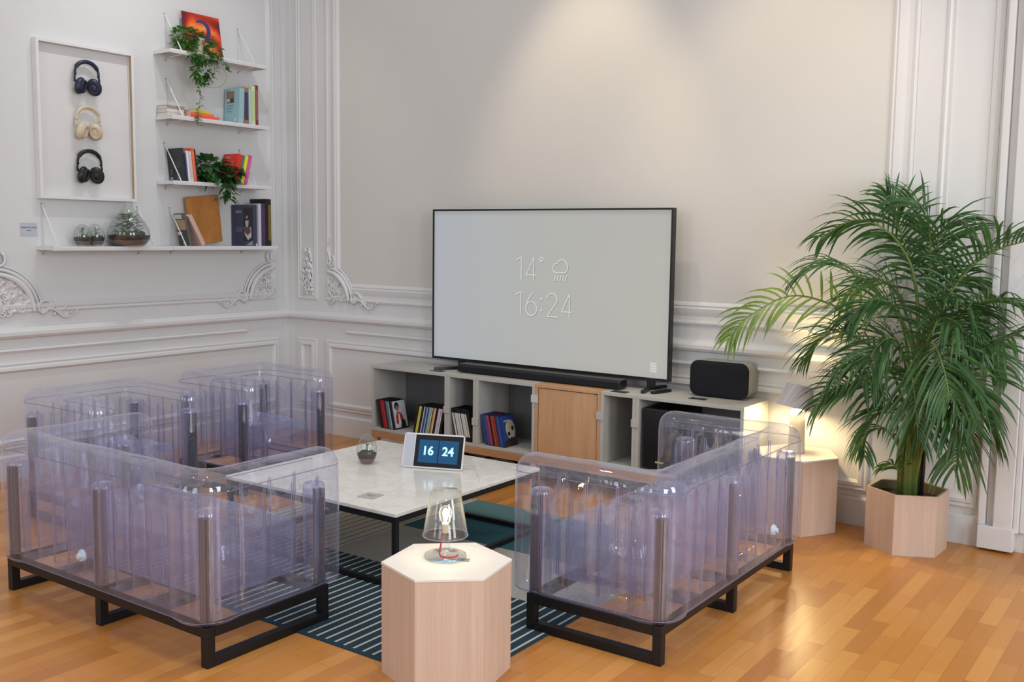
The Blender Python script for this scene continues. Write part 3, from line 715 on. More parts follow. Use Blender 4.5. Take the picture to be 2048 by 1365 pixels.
# ================================================================== INFLATABLE SEATS
def path_U(L, D, t, ov, step=.010):
    rc = .085; h = t/2; C = []
    def line(p, q):
        n = max(2, int((Vector(q)-Vector(p)).length/step)); C.extend([0]*n); return [(p[0]+(q[0]-p[0])*i/n, p[1]+(q[1]-p[1])*i/n) for i in range(n)]
    x0, x1, y0 = -ov, L+ov, -ov
    P = line((x0+h, D), (x0+h, y0+h+rc))
    G = [PI/2*i/12 for i in range(12)]
    P += [(x0+h+rc-rc*math.cos(g), y0+h+rc-rc*math.sin(g)) for g in G]; C.extend([math.sin(2*g) for g in G])
    P += line((x0+h+rc, y0+h), (x1-h-rc, y0+h))
    P += [(x1-h-rc+rc*math.sin(g), y0+h+rc-rc*math.cos(g)) for g in G]; C.extend([math.sin(2*g) for g in G])
    P += line((x1-h, y0+h+rc), (x1-h, D)) + [(x1-h, D)]; C.append(0)
    return P, C
OUT = 1
def make_seat(mods, name, loc, rotz, label, cat, valve):
    L = .64*mods; D = .650; t = .150; ov = .016; e = empty(name, loc, label, cat, 'clear inflatable seating', rotz)
    x0, x1, y0, y1 = -.002, L+.002, .012, .575
    a = MB(); q = .034
    a.box(x0, x1, y0, y0+q, .104, .142); a.box(x0, x1, y1-q, y1, .104, .142)
    xs = [x0+.0, x1-q] + ([L/2-q/2] if mods == 2 else [])
    for x in xs: a.box(x, x+q, y0+q+.0003, y1-q-.0003, .104, .142)
    for x in [L*.25, L*.75] if mods == 2 else [L*.5]: a.box(x-.01, x+.01, y0+q+.0003, y1-q-.0003, .112, .138)
    a.build('frame', M_black, e, bevel=.002)
    for x in xs:
        b_ = MB(); b_.box(x, x+q, y0, y0+q, 0.0, .1037); b_.box(x, x+q, y1-q, y1, 0.0, .1037); b_.box(x, x+q, y0+q+.0002, y1-q-.0002, 0, .034)
        b_.build('leg_loop', M_black, e, bevel=.0015)
    P, CN = path_U(L, D, t, ov); n = len(P)
    s = [0]
    for i in range(1, n): s.append(s[-1] + math.hypot(P[i][0]-P[i-1][0], P[i][1]-P[i-1][1]))
    tot = s[-1]
    # weld lines: along the arms and the back
    arm = D - t/2 + ov - .085; c_len = PI/2*.085; ribs = []
    for k in range(1, 5): ribs += [.045+arm*(k-.35)/4, tot-(.045+arm*(k-.35)/4)]
    bs, be = arm+c_len, tot-arm-c_len; nb = 5*mods
    for k in range(nb): ribs.append(bs-.02 + (be-bs+.04)*(k+.5)/nb)
    ribs.sort(); edges = [-.03] + ribs + [tot+.03]
    def lobe(v):
        for a_, b_ in zip(edges, edges[1:]):
            if a_ <= v <= b_: u = 2*(v-a_)/(b_-a_)-1; return math.sqrt(max(0, 1-u*u))
        return 1
    Z0_, Z1_ = .141, .664
    def cross(hw, zt, lb, cn, outer):
        pts = []; r = min(.060, hw*.95); rb = min(.030, hw*.6); ex = .034*cn if outer else -.0*cn
        def off(z):
            f = max(0, min(1, (zt-.055-z)/.07))*max(0, min(1, (z-.165)/.05))
            return hw + ex - .017*(1-lb)*f + .005*math.sin(PI*(z-Z0_)/(zt-Z0_))
        o0 = off(Z0_)
        for i in range(5): g = PI/2*i/4; pts.append((o0-rb+rb*math.sin(g), Z0_+rb-rb*math.cos(g)))
        for i in range(1, 13): z = Z0_+rb+(zt-r-Z0_-rb)*i/13; pts.append((off(z), z))
        for i in range(9): g = PI/2*i/8; pts.append((hw+ex-r+r*math.cos(g), zt-r+r*math.sin(g)))
        return pts
    rings = []; frames_ = []
    for i in range(n):
        tx, ty = P[min(i+1, n-1)][0]-P[max(i-1, 0)][0], P[min(i+1, n-1)][1]-P[max(i-1, 0)][1]
        l_ = math.hypot(tx, ty); tx /= l_; ty /= l_; nx, ny = -ty, tx
        nx, ny = -nx, -ny
        frames_.append((nx, ny))
        dd = min(s[i], tot-s[i]); endk = 1.0
        if dd < .060: endk = math.sqrt(max(0, 1-(1-dd/.060)**2))
        hw = t/2*(0.25+.75*endk); zt = Z1_ - .055*(1-endk) + .005*noise.noise(Vector((s[i]*4, len(label), 0)))
        lb = lobe(s[i])
        m1 = cross(hw, zt, lb, CN[i], OUT > 0); m2 = cross(hw, zt, lb, CN[i], OUT < 0)
        rings.append([(P[i][0]+nx*o, P[i][1]+ny*o, z) for o, z in m1+[(-o, z) for o, z in reversed(m2)]])
    a = MB(); k = len(rings[0]); b0 = None
    for r_ in rings:
        b1_ = a.addv(r_)
        if b0 is not None:
            for j in range(k): a.face([b0+j, b0+(j+1) % k, b1_+(j+1) % k, b1_+j])
        else: a.face([b1_+j for j in range(k)])
        b0 = b1_
    a.face([b0+j for j in reversed(range(k))])
    sh = a.build('air_chamber', M_pvc, e, smooth=True)
    # internal ribs
    a = MB(); sm = MB()
    for r_ in ribs:
        i = min(range(n), key=lambda q_: abs(s[q_]-r_)); nx, ny = frames_[i]; px, py = P[i]; hw = t/2-.013
        m_ = 14; top = []
        for j in range(m_+1):
            o = -hw+2*hw*j/m_; z = .590 - .075*math.sin(PI*j/m_)**.7
            top.append((px+nx*o, py+ny*o, z))
        bot = [(px+nx*(-hw+2*hw*j/m_), py+ny*(-hw+2*hw*j/m_), .185+.02*math.sin(PI*j/m_)) for j in range(m_+1)]
        b_ = a.addv(bot+top)
        for j in range(m_): a.face([b_+j, b_+j+1, b_+m_+2+j, b_+m_+1+j])
        for sg in (-1, 1):
            for dt in (-.0045, .0045):
                o = sg*(hw+.0005)
                pts = [(px+nx*o-ny*dt, py+ny*o+nx*dt, z_) for z_ in (.195, .30, .40, .50, .572)]
                sm.tube(pts, .0017, 5)
    a.build('inner_rib', M_pvcrib, e)
    # weld seams along the top edges and the bottom
    for o_, z_ in ((1, .604), (-1, .604), (.97, .158)):
        pts = []
        for i in range(2, n-2, 2):
            nx, ny = frames_[i]; dd = min(s[i], tot-s[i]); endk = math.sqrt(max(0, 1-(1-dd/.060)**2)) if dd < .060 else 1
            hw = t/2*(0.25+.75*endk)*o_ + (.0015+.034*CN[i] if o_ > 0 else -.0015); pts.append((P[i][0]+nx*hw, P[i][1]+ny*hw, z_))
        sm.tube(pts, .0016, 5)
    sm.build('weld_seam', M_seam, e, smooth=True)
    # seat pad
    a = MB(); sx0, sx1, sy0, sy1 = t+.004, L-t-.004, t+.004, .60
    npad = mods
    def pad(x0_, x1_):
        def sec(u):
            return u
        nu, nv = 28, 22
        zb, zt = .150, .375
        rings_ = []
        prof_ = [(0, .0), (.4, .0), (.8, .012), (.97, .05), (1, .10), (1, .5), (1, .9), (.97, .95), (.8, .988), (.4, 1), (0, 1)]
        cx_, cy_ = (x0_+x1_)/2, (sy0+sy1)/2; hx_, hy_ = (x1_-x0_)/2, (sy1-sy0)/2
        for rr, zz in prof_:
            ring = []
            for g in range(64):
                an = 2*PI*g/64; ca, sa = math.cos(an), math.sin(an); p_ = .28
                ux = math.copysign(abs(ca)**p_, ca); uy = math.copysign(abs(sa)**p_, sa)
                bul = .012*math.sin(PI*zz)
                zc = zb+(zt-zb)*zz + (.010*math.cos(uy*rr*9) if zz > .9 else 0)
                ring.append((cx_+ux*(hx_*max(rr, .001)+bul*rr), cy_+uy*(hy_*max(rr, .001)+bul*rr), zc))
            rings_.append(a.addv(ring))
        for r0_, r1_ in zip(rings_, rings_[1:]):
            for g in range(64): a.face([r0_+g, r0_+(g+1) % 64, r1_+(g+1) % 64, r1_+g])
    pad(sx0, sx1)
    a.build('seat_cushion', M_pvcseat, e, smooth=True)
    a = MB()
    for k in range(1, 5):
        y = sy0+(sy1-sy0)*k/5
        a.quad((sx0+.01, y, .185), (sx1-.01, y, .185), (sx1-.01, y, .365), (sx0+.01, y, .365))
    a.build('cushion_rib', M_pvcrib, e)
    # uprights with sleeves
    ups = [(.024, .034), (L-.024, .034), (.024, .553), (L-.024, .553)] + ([(L/2, .032)] if mods == 2 else [])
    for x, y in ups:
        o = MB().box(x-.019, x+.019, y-.015, y+.015, .1424, .515).build('upright', M_brown, e, bevel=.002)
        xi = x + (.010 if x < L*.3 else -.010 if x > L*.7 else 0); 
        c_ = MB(); c_.lathe([(.040, .158), (.041, .30), (.041, .52), (.040, .534), (.034, .540), (1e-5, .536)], 28, (xi, y+(.016 if y < .3 else -.016), 0)); c_.build('sleeve', M_sleeve, o, smooth=True)
    for vx, vy, vz, ax in valve:
        vy = -ov-.001
        a = MB(); p0 = Vector((vx, vy, vz)); d = Vector((0, -1, 0)) if ax == 'y' else Vector((0, 1, 0))
        a.cyl(p0, p0+d*.010, .024, .020, 20); a.cyl(p0+d*.010, p0+d*.022, .012, .010, 14)
        a.build('air_valve', flat('milky_valve', (196, 212, 228), .3), e, smooth=False)
    return e
make_seat(2, 'inflatable_sofa', (1.800, -3.157, 0), 0, 'clear lilac inflatable two-seat sofa at the left front, its back to the viewer', 'sofa', [(.60, .0, .270, 'y')])
make_seat(2, 'inflatable_sofa', (4.312, -2.196, 0), PI/2, 'clear lilac inflatable two-seat sofa to the right of the coffee table', 'sofa', [(.94, .0, .270, 'y')])
make_seat(1, 'inflatable_armchair', (.815, -1.885, 0), -PI/2, 'clear inflatable armchair by the left wall, nearer the viewer', 'armchair', [])
make_seat(1, 'inflatable_armchair', (.815, -.955, 0), -PI/2, 'clear inflatable armchair by the left wall, nearer the storage modules', 'armchair', [])

# ================================================================== HEXAGONAL STOOLS AND PLANTER
def hexp(r, ph): return [(r*math.cos(ph+PI/3*i), r*math.sin(ph+PI/3*i)) for i in range(6)]
def stool(loc, ph, label):
    e = empty('hexagonal_stool', loc, label, 'side table', 'pale wood hexagonal side tables')
    MB().prism(hexp(.219, ph), 0, .376).build('body', M_ash, e, bevel=.0015)
    MB().prism(hexp(.220, ph), .3764, .385).build('top', M_ashtop, e, bevel=.001)
    return e
stool((3.727, -2.660, 0), math.radians(41.5), 'pale wood hexagonal side table in the foreground under the glass lamp')
stool((4.052, -.225, 0), math.radians(0), 'pale wood hexagonal side table against the wall under the white lamp')
e = empty('hexagonal_planter', (4.612, -.232, 0), 'pale wood hexagonal planter holding the palm by the door casing', 'planter')
ph = math.radians(-93); O = hexp(.192, ph); I = hexp(.180, ph)
a = MB(); bo = a.addv([(x, y, 0) for x, y in O]); to = a.addv([(x, y, .290) for x, y in O]); ti = a.addv([(x, y, .290) for x, y in I]); bi = a.addv([(x, y, .02) for x, y in I])
for i in range(6):
    j = (i+1) % 6; a.face([bo+i, bo+j, to+j, to+i]); a.face([to+i, to+j, ti+j, ti+i]); a.face([ti+i, ti+j, bi+j, bi+i])
a.face([bo+i for i in reversed(range(6))]); a.face([bi+i for i in range(6)])
a.build('body', M_ash, e)
M_gold = flat('brass_lined_inside', (150, 134, 100), .35, metal=.5)
J = hexp(.179, ph); a = MB(); b1_ = a.addv([(x, y, .286) for x, y in J]); b2_ = a.addv([(x, y, .2) for x, y in J])
for i in range(6): a.face([b1_+i, b1_+(i+1) % 6, b2_+(i+1) % 6, b2_+i])
a.build('liner', M_gold, e)
MB().prism(hexp(.178, ph), .03, .243).build('soil', M_soil, e)

# ================================================================== PALM
FR = [[[4.598,-0.22,0.324],[4.624,-0.26,0.819],[4.434,-0.33,1.062],[4.093,-0.38,1.199],[3.856,-0.42,1.09],[3.755,-0.45,0.965]],[[4.605,-0.22,0.325],[4.61,-0.28,0.963],[4.446,-0.36,1.242],[4.247,-0.42,1.356],[4.117,-0.46,1.3]],[[4.605,-0.22,0.325],[4.615,-0.25,1.151],[4.533,-0.3,1.455],[4.36,-0.36,1.57],[4.186,-0.4,1.486]],[[4.616,-0.22,0.327],[4.619,-0.22,1.078],[4.541,-0.22,1.432],[4.482,-0.22,1.597],[4.441,-0.24,1.703]],[[4.623,-0.2,0.324],[4.641,-0.2,1.078],[4.656,-0.22,1.387],[4.628,-0.26,1.596],[4.522,-0.3,1.676]],[[4.634,-0.2,0.326],[4.672,-0.22,1.01],[4.8,-0.28,1.3],[4.944,-0.36,1.428],[5.101,-0.44,1.485]],[[4.634,-0.2,0.326],[4.706,-0.25,0.921],[4.858,-0.32,1.167],[5.013,-0.4,1.223],[5.165,-0.48,1.15]],[[4.639,-0.22,0.33],[4.726,-0.3,0.833],[4.881,-0.38,0.97],[5.032,-0.46,1.054],[5.186,-0.5,1.152]],[[4.632,-0.24,0.333],[4.661,-0.36,0.787],[4.74,-0.5,1.014],[4.819,-0.62,0.943],[4.866,-0.66,0.799]],[[4.621,-0.24,0.331],[4.628,-0.36,0.689],[4.647,-0.46,0.89],[4.7,-0.56,0.769],[4.726,-0.58,0.595]],[[4.644,-0.24,0.335],[4.711,-0.32,0.622],[4.816,-0.42,0.695],[4.875,-0.46,0.617],[4.863,-0.48,0.46]],[[4.598,-0.22,0.324],[4.59,-0.28,0.602],[4.493,-0.36,0.746],[4.345,-0.42,0.787],[4.218,-0.46,0.669]],[[4.589,-0.22,0.31],[4.577,-0.28,0.479],[4.519,-0.34,0.578],[4.45,-0.38,0.551],[4.444,-0.4,0.445]],[[4.59,-0.24,0.302],[4.58,-0.27,0.368],[4.552,-0.3,0.406],[4.514,-0.33,0.393]],[[4.602,-0.22,0.325],[4.597,-0.28,0.771],[4.459,-0.36,0.959],[4.285,-0.42,1.035],[4.144,-0.45,0.893]],[[4.644,-0.22,0.331],[4.71,-0.3,0.714],[4.826,-0.38,0.829],[4.945,-0.44,0.758],[5.018,-0.46,0.613]],[[4.623,-0.2,0.324],[4.643,-0.18,0.957],[4.693,-0.16,1.198],[4.774,-0.15,1.295],[4.898,-0.16,1.231]],[[4.611,-0.2,0.322],[4.6,-0.18,0.905],[4.51,-0.16,1.189],[4.387,-0.16,1.282],[4.221,-0.16,1.176]],[[4.621,-0.22,0.327],[4.655,-0.26,0.87],[4.711,-0.32,1.114],[4.831,-0.4,1.193],[4.931,-0.46,1.091]],[[4.616,-0.24,0.331],[4.609,-0.34,0.827],[4.569,-0.44,1.02],[4.504,-0.52,0.976],[4.467,-0.56,0.814]],[[4.621,-0.22,0.327],[4.634,-0.22,0.96],[4.679,-0.22,1.294],[4.694,-0.24,1.504],[4.807,-0.28,1.572]],[[4.639,-0.24,0.334],[4.703,-0.34,0.742],[4.792,-0.44,0.9],[4.914,-0.52,0.875],[4.966,-0.54,0.729]]]
def catmull(P, n):
    P = [Vector(p) for p in P]; P = [P[0]*2-P[1]] + P + [P[-1]*2-P[-2]]; out = []; m = len(P)-3
    for i in range(n+1):
        u = m*i/n; k = min(int(u), m-1); f = u-k; a_, b_, c_, d_ = P[k:k+4]
        out.append(.5*((2*b_) + (-a_+c_)*f + (2*a_-5*b_+4*c_-d_)*f*f + (-a_+3*b_-3*c_+d_)*f**3))
    return out
def frond(base_pts, par, mat, seed, npair, Lmax, start=.42, upness=0.0, roll=None, lk=1):
    Lmax *= lk
    rng = random.Random(seed); C = catmull(base_pts, 60)
    C[0].z = .236
    o = Vector((4.612, -.232, 0)); C = [c-o for c in C]
    st = MB(); st.tube(C, [.0085*(1-.85*i/60)+.0006 for i in range(61)], 6)
    fr = st.build('frond_stem', M_stem, par, smooth=True)
    roll = rng.uniform(-.7, .7) if roll is None else roll
    a = MB()
    for k in range(npair):
        t = start + (1-start)*(k+.5)/npair; i = min(59, int(t*60)); f = t*60-i
        p = C[i].lerp(C[min(60, i+1)], f); tg = (C[min(60, i+2)]-C[max(0, i-2)]).normalized()
        side = tg.cross(Vector((0, 0, 1)))
        if side.length < .25: side = tg.cross(Vector((0, 1, 0)))
        side.normalize(); up = side.cross(tg).normalized(); side, up = side*math.cos(roll)+up*math.sin(roll), up*math.cos(roll)-side*math.sin(roll)
        u = (t-start)/(1-start); L = Lmax*(.45+.65*math.sin(PI*min(1, .18+u*.80)))*rng.uniform(.88, 1.08)
        if u > .9: L *= .8
        ang = math.radians(62-34*u)+rng.uniform(-.08, .08)
        for sg in (-1, 1):
            d = (tg*math.cos(ang) + side*sg*math.sin(ang) + up*(.12+upness)+Vector((rng.uniform(-.13, .13), rng.uniform(-.13, .13), rng.uniform(-.13, .13)))).normalized()
            wd = .0150*rng.uniform(.8, 1.1); n_ = 6; pts = []; pos = p.copy(); dr = d.copy(); wside = dr.cross(up)
            if wside.length < .1: wside = side
            wside.normalize()
            for j in range(n_+1):
                q = j/n_; wj = wd*(math.sin(PI*min(1, .12+q*.9))**.7)*(1 if j < n_ else .05)
                pts += [pos - wside*wj*.5 + up*wj*.22, pos, pos + wside*wj*.5 + up*wj*.22]
                pos = pos + dr*L/n_; dr = (dr + Vector((0, 0, -1))*(.13 + .13*rng.random())).normalized()
                if pos.y + o.y > -.02: pos.y = -.02-o.y
            b_ = a.addv(pts)
            for j in range(n_):
                for h_ in range(2): a.face([b_+j*3+h_, b_+j*3+h_+1, b_+(j+1)*3+h_+1, b_+(j+1)*3+h_])
    a.build('leaflets', mat, fr)
pal = empty('areca_palm', (4.612, -.232, .0), 'tall bushy green palm growing in the hexagonal planter', 'plant')
for i, f in enumerate(FR):
    nr = 8 if i == 13 else (13 if i == 12 else 24); Lm = .11 if i == 13 else (.17 if i == 12 else .29)
    frond(f, pal, M_palmy if i == 0 else M_palm, 100+i, nr, Lm, .36 if i else .40, .5 if i in (5,) else 0, {0: .9, 5: 0, 6: .3}.get(i), .8 if i == 0 else 1)
EXTRA = [[[4.60,-.22,.32],[4.58,-.30,.72],[4.50,-.40,.92],[4.38,-.48,.90],[4.30,-.50,.78]], [[4.62,-.24,.33],[4.66,-.34,.85],[4.74,-.42,1.10],[4.84,-.50,1.12],[4.92,-.54,1.00]],
         [[4.62,-.22,.33],[4.60,-.28,.88],[4.55,-.36,1.14],[4.46,-.44,1.20],[4.36,-.48,1.10]], [[4.62,-.22,.33],[4.66,-.20,.80],[4.78,-.18,.98],[4.90,-.18,1.00],[5.00,-.20,.90]],
         [[4.63,-.24,.33],[4.68,-.36,.74],[4.78,-.48,.84],[4.86,-.54,.76],[4.90,-.56,.62]], [[4.61,-.24,.33],[4.62,-.34,.60],[4.57,-.44,.70],[4.50,-.50,.64],[4.46,-.52,.52]]]
for i, f in enumerate(EXTRA): frond(f, pal, M_palm, 300+i, 22, .26, .36)
rng = random.Random(77)
for k in range(13):     # bare canes clustered in the pot
    g = rng.uniform(0, 6.28); r = rng.uniform(.01, .06); x, y = r*math.cos(g), r*math.sin(g)-.0
    a = MB(); a.tube([(x, y, .236), (x*1.1, y*1.1, .4), (x*1.3+rng.uniform(-.02, .02), y*1.3, .62)], [.011, .009, .005], 8)
    a.build('cane', M_stem if k % 4 else M_brown, pal, smooth=True)

# ================================================================== LAMPS
e = empty('glass_table_lamp', (3.703, -2.640, .3855), 'small clear glass table lamp lit on the foreground side table', 'lamp')
a = MB(); a.lathe([(1e-5, .0008), (.070, .001), (.072, .004), (.070, .012), (.06, .0145), (.018, .017), (.0145, .03), (.014, .078), (.020, .082), (.0195, .085), (1e-5, .086)], 40); a.build('base', M_glass, e, smooth=True)
a = MB(); a.lathe([(.076, .078), (.0765, .080), (.051, .228), (.047, .232), (1e-5, .232)], 48); a.lathe([(.0735, .080), (.0485, .226), (1e-5, .229)], 48); a.build('shade', M_glass, e, smooth=True)
a = MB(); pts = [(.0765*math.cos(2*PI*i/48), .0765*math.sin(2*PI*i/48), .079) for i in range(49)]; a.tube(pts, .0017, 6, False); a.build('shade_rim', M_sleeve, e, smooth=True)
MB().cyl((0, 0, .0865), (0, 0, .118), .013, .012, 20).build('socket', flat('clear_socket', (220, 205, 170), .3), e, smooth=False)
a = MB(); a.lathe([(.010, .1182), (.013, .124), (.021, .142), (.0225, .156), (.018, .170), (.008, .178), (1e-5, .179)], 24); a.build('bulb', M_glass, e, smooth=True)
a = MB()
for k in range(4):
    g = PI/2*k; a.tube([(.004*math.cos(g), .004*math.sin(g), .122), (.008*math.cos(g), .008*math.sin(g), .145), (.003*math.cos(g), .003*math.sin(g), .166)], .0014, 6)
a.build('filament', emit('warm_filament', (1, .78, .42), 60), e)
a = MB(); pts = [(0, 0, .086), (-.004, -.006, .07), (-.010, -.012, .045), (-.010, -.018, .024), (.0, -.030, .018), (.018, -.042, .017), (.036, -.040, .017), (.052, -.026, .017), (.056, -.010, .017), (.050, .004, .017)]
a.tube([tuple(p_) for p_ in catmull(pts, 50)], .0028, 8); a.build('red_cord', M_red, e, smooth=True)
lamp('glass_lamp_bulb_light', 'POINT', (3.703, -2.640, .535), None, 1.0, (1, .78, .48), shadow_soft_size=.012)
card(3.770, -2.625, .3855, .04, .03, .5, flat('grey_small_card', (150, 150, 150), .4), 'tiny grey card lying beside the glass lamp base', t=.0008)
# white tilting lamp at the wall
e = empty('white_table_lamp', (4.052, -.225, .3855), 'white table lamp with a tilted shade glowing warm on the wall-side table', 'lamp')
a = MB(); a.lathe([(1e-5, .0005), (.040, .001), (.042, .004), (.039, .15), (.036, .215), (1e-5, .217)], 32); a.build('base', flat('warm_white_plastic', (236, 226, 200), .5), e, smooth=True)
Mt = Matrix.Translation((-.004, .0, .292)) @ Matrix.Rotation(.13, 4, 'Y') @ Matrix.Rotation(-.19, 4, 'X')
a = MB(); a.lathe([(.066, .056), (.097, -.060)], 56, (0, 0, 0), Mt); a.lathe([(.0645, .056), (.0955, -.060)], 56, (0, 0, 0), Mt)
a.tube([tuple(Mt @ Vector((.0652*math.cos(2*PI*i/48), .0652*math.sin(2*PI*i/48), .056))) for i in range(49)], .0013, 6, False); a.tube([tuple(Mt @ Vector((.0962*math.cos(2*PI*i/48), .0962*math.sin(2*PI*i/48), -.060))) for i in range(49)], .0013, 6, False)
a.build('shade', flat('white_shade', (206, 200, 204), .6), e, smooth=True)
MB().cyl((0, 0, .214), tuple(Mt @ Vector((0, 0, .050))), .005, .005, 12).build('shade_stem', M_white, e)
a = MB(); a.lathe([(1e-5, .2172), (.030, .2175), (.030, .222), (1e-5, .2225)], 24); a.build('light_disc', emit('warm_led_disc', (1, .80, .42), 25), e)
lamp('white_lamp_light', 'POINT', (4.052, -.225, .640), None, 16.0, (1, .76, .38), shadow_soft_size=.03)

# ================================================================== PICTURE FRAME WITH HEADPHONES
e = empty('display_frame', (0.0, -1.632, 1.662), 'white shadow-box frame on the left wall holding three headphones', 'frame')
a = MB(); hw, H = .322, .933
a.box(.0005, .050, -hw, -hw+.018, 0, H); a.box(.0005, .050, hw-.018, hw, 0, H)
a.box(.0005, .050, -hw+.0182, hw-.0182, 0, .018); a.box(.0005, .050, -hw+.0182, hw-.0182, H-.018, H)
a.build('frame', M_white, e, bevel=.001)
MB().box(.0005, .010, -hw+.019, hw-.019, .019, H-.019).build('backing_board', flat('white_board', (214, 214, 214), .7, vary=.01), e)
MB().box(.0280, .0495, hw-.0195, hw-.0184, .019, H-.019).build('wood_side', wood('bare_wood', lin((150, 122, 90)), lin((196, 170, 136)), (10, 10, 3)), e)
a = MB(); a.tube([(.0115, 0, .03), (.0115, .004, H-.1)], .002, 6); a.build('hanging_cord', M_white, e)
def headphones(zc, col, colpad, label):
    e = empty('headphones', (.0105, -1.632, zc), label, 'headphones', 'headphones in the shadow box')
    m1 = flat('headphone_shell', col, .4); m2 = flat('headphone_pad', colpad, .6)
    pts = []; rr = []
    for i in range(25):
        g = math.radians(-12+204*i/24); pts.append((.034, .078*math.cos(g), .022+.070*math.sin(g)+.0)); rr.append(.0125 if 4 < i < 20 else .008)
    a = MB(); a.tube(pts, rr, 10); a.build('headband', m1, e, smooth=True)
    for sg in (-1, 1):
        a = MB(); a.tube([(.034, sg*.077, .012), (.034, sg*.082, -.01), (.034, sg*.080, -.035)], .0065, 8)
        a.build('yoke', m1, e, smooth=True)
        Mx = Matrix.Translation((.034, sg*.047, -.055)) @ Matrix.Rotation(sg*.35, 4, 'X') @ Matrix.Rotation(sg*-.55, 4, 'Z')
        a = MB(); a.ball((0, 0, 0), 1, 12, (.026, .043, .053), Mx); a.build('ear_cup', m1, e, smooth=True)
        a = MB(); Mp = Mx @ Matrix.Translation((.010 if sg > 0 else .008, -sg*.006, 0))
        pr = [((Mp @ Vector((.012, .024*math.cos(q), .034*math.sin(q))))) for q in [2*PI*i/24 for i in range(25)]]
        a.tube(pr, .009, 8, False); a.build('ear_pad', m2, e, smooth=True)
headphones(2.405, (26, 34, 60), (20, 26, 48), 'navy blue headphones, topmost in the white frame')
headphones(2.135, (205, 190, 165), (196, 178, 152), 'cream headphones, the middle pair in the white frame')
headphones(1.870, (16, 17, 20), (24, 24, 26), 'black headphones, lowest in the white frame')
for z in (2.405, 2.135, 1.870): pass

# ================================================================== WALL SHELVES
def shelf(y0, y1, zt, label, by, left=False):
    e = empty('wall_shelf', (0, (y0+y1)/2, zt), label, 'shelf', 'white wall shelves'); c = (y0+y1)/2
    a = MB(); a.box(.0008, .178, y0-c, y1-c, -.004, 0); a.box(.174, .182, y0-c, y1-c, -.024, .001); a.box(.0008, .174, y0-c, y0-c+.004, -.022, -.0042); a.box(.0008, .174, y1-c-.004, y1-c, -.022, -.0042)
    for z in (-.017, -.009): a.box(.182, .1835, y0-c+.004, y1-c-.004, z, z+.003)
    a.build('board', M_white, e)
    for y in by:
        a = MB(); yy = y-c
        a.tube([(.004, yy, .250), (.012, yy, .240), (.170, yy, .008), (.172, yy, -.004)], .0038, 8)
        a.tube([(.004, yy, .250), (.004, yy, -.05)], .0022, 6); a.tube([(.004, yy, -.042), (.05, yy, -.030), (.17, yy, -.026)], .0025, 6)
        a.build('bracket', M_white, e, smooth=True)
        a = MB(); a.cyl((.0006, yy, .252), (.005, yy, .252), .004, .004, 8); a.cyl((.0006, yy, -.047), (.005, yy, -.047), .004, .004, 8); a.build('screw', M_black, e)
shelf(-1.131, -.328, 2.645, 'white wall shelf at the top of the four, holding the trailing plant', (-1.040, -.443))
shelf(-1.128, -.320, 2.225, 'white wall shelf second from the top, with the pale blue book', (-1.040, -.443))
shelf(-1.130, -.307, 1.806, 'white wall shelf third from the top, with the dark-leaved plant', (-1.064, -.443))
shelf(-1.140, -.255, 1.380, 'white wall shelf at the bottom right, holding the tall books', (-1.036, -.441))
shelf(-1.965, -1.143, 1.379, 'white wall shelf below the headphone frame, holding the terrariums', (-1.927, -1.280))

# books
def book(x0, x1, y0, y1, zt, h, col, label, group, tilt=0, spine=None, pages=True, cat='book', nm='book', extra=None):
    """standing book: spine faces the room (+x), covers face +-y; tilt>0 leans its top towards the corner"""
    e = empty(nm, (x1, (y0+y1)/2 if not tilt else (y1 if tilt > 0 else y0), zt), label, cat, group)
    e.rotation_euler = (-tilt, 0, 0)
    T_ = y1-y0; off = -T_/2 if not tilt else (-T_ if tilt > 0 else 0)
    d = x1-x0; c = .0022
    m = colmat(col, .45)
    a = MB(); a.box(-d, 0, off, off+c, .0006, h); a.box(-d, 0, off+T_-c, off+T_, .0006, h); a.box(-c, 0, off+c, off+T_-c, .0006, h)
    a.build('cover', m, e)
    MB().box(-d+.004, -c-.0004, off+c+.0002, off+T_-c-.0002, .004, h-.004).build('page_block', M_paper, e)
    if spine: MB().box(0.0002, .0010, off+.003, off+T_-.003, h*.12, h*.88).build('spine_print', colmat(spine, .5), e)
    if extra: extra(e, -d, off, h)
    return e
def panel(e, y, polys, name='cover_print'):
    for k, (col, poly) in enumerate(polys):
        a = MB(); yy = y-.0006*(k+1); n = len(poly); b_ = a.addv([(x, yy, z) for x, z in poly] + [(x, yy+.0005, z) for x, z in poly])
        a.face([b_+i for i in range(n)]); a.face([b_+n+i for i in reversed(range(n))])
        for i in range(n): a.face([b_+i, b_+(i+1) % n, b_+n+(i+1) % n, b_+n+i])
        a.build(name, colmat(col, .5), e)
def R4(x0, x1, z0, z1): return [(x0, z0), (x1, z0), (x1, z1), (x0, z1)]
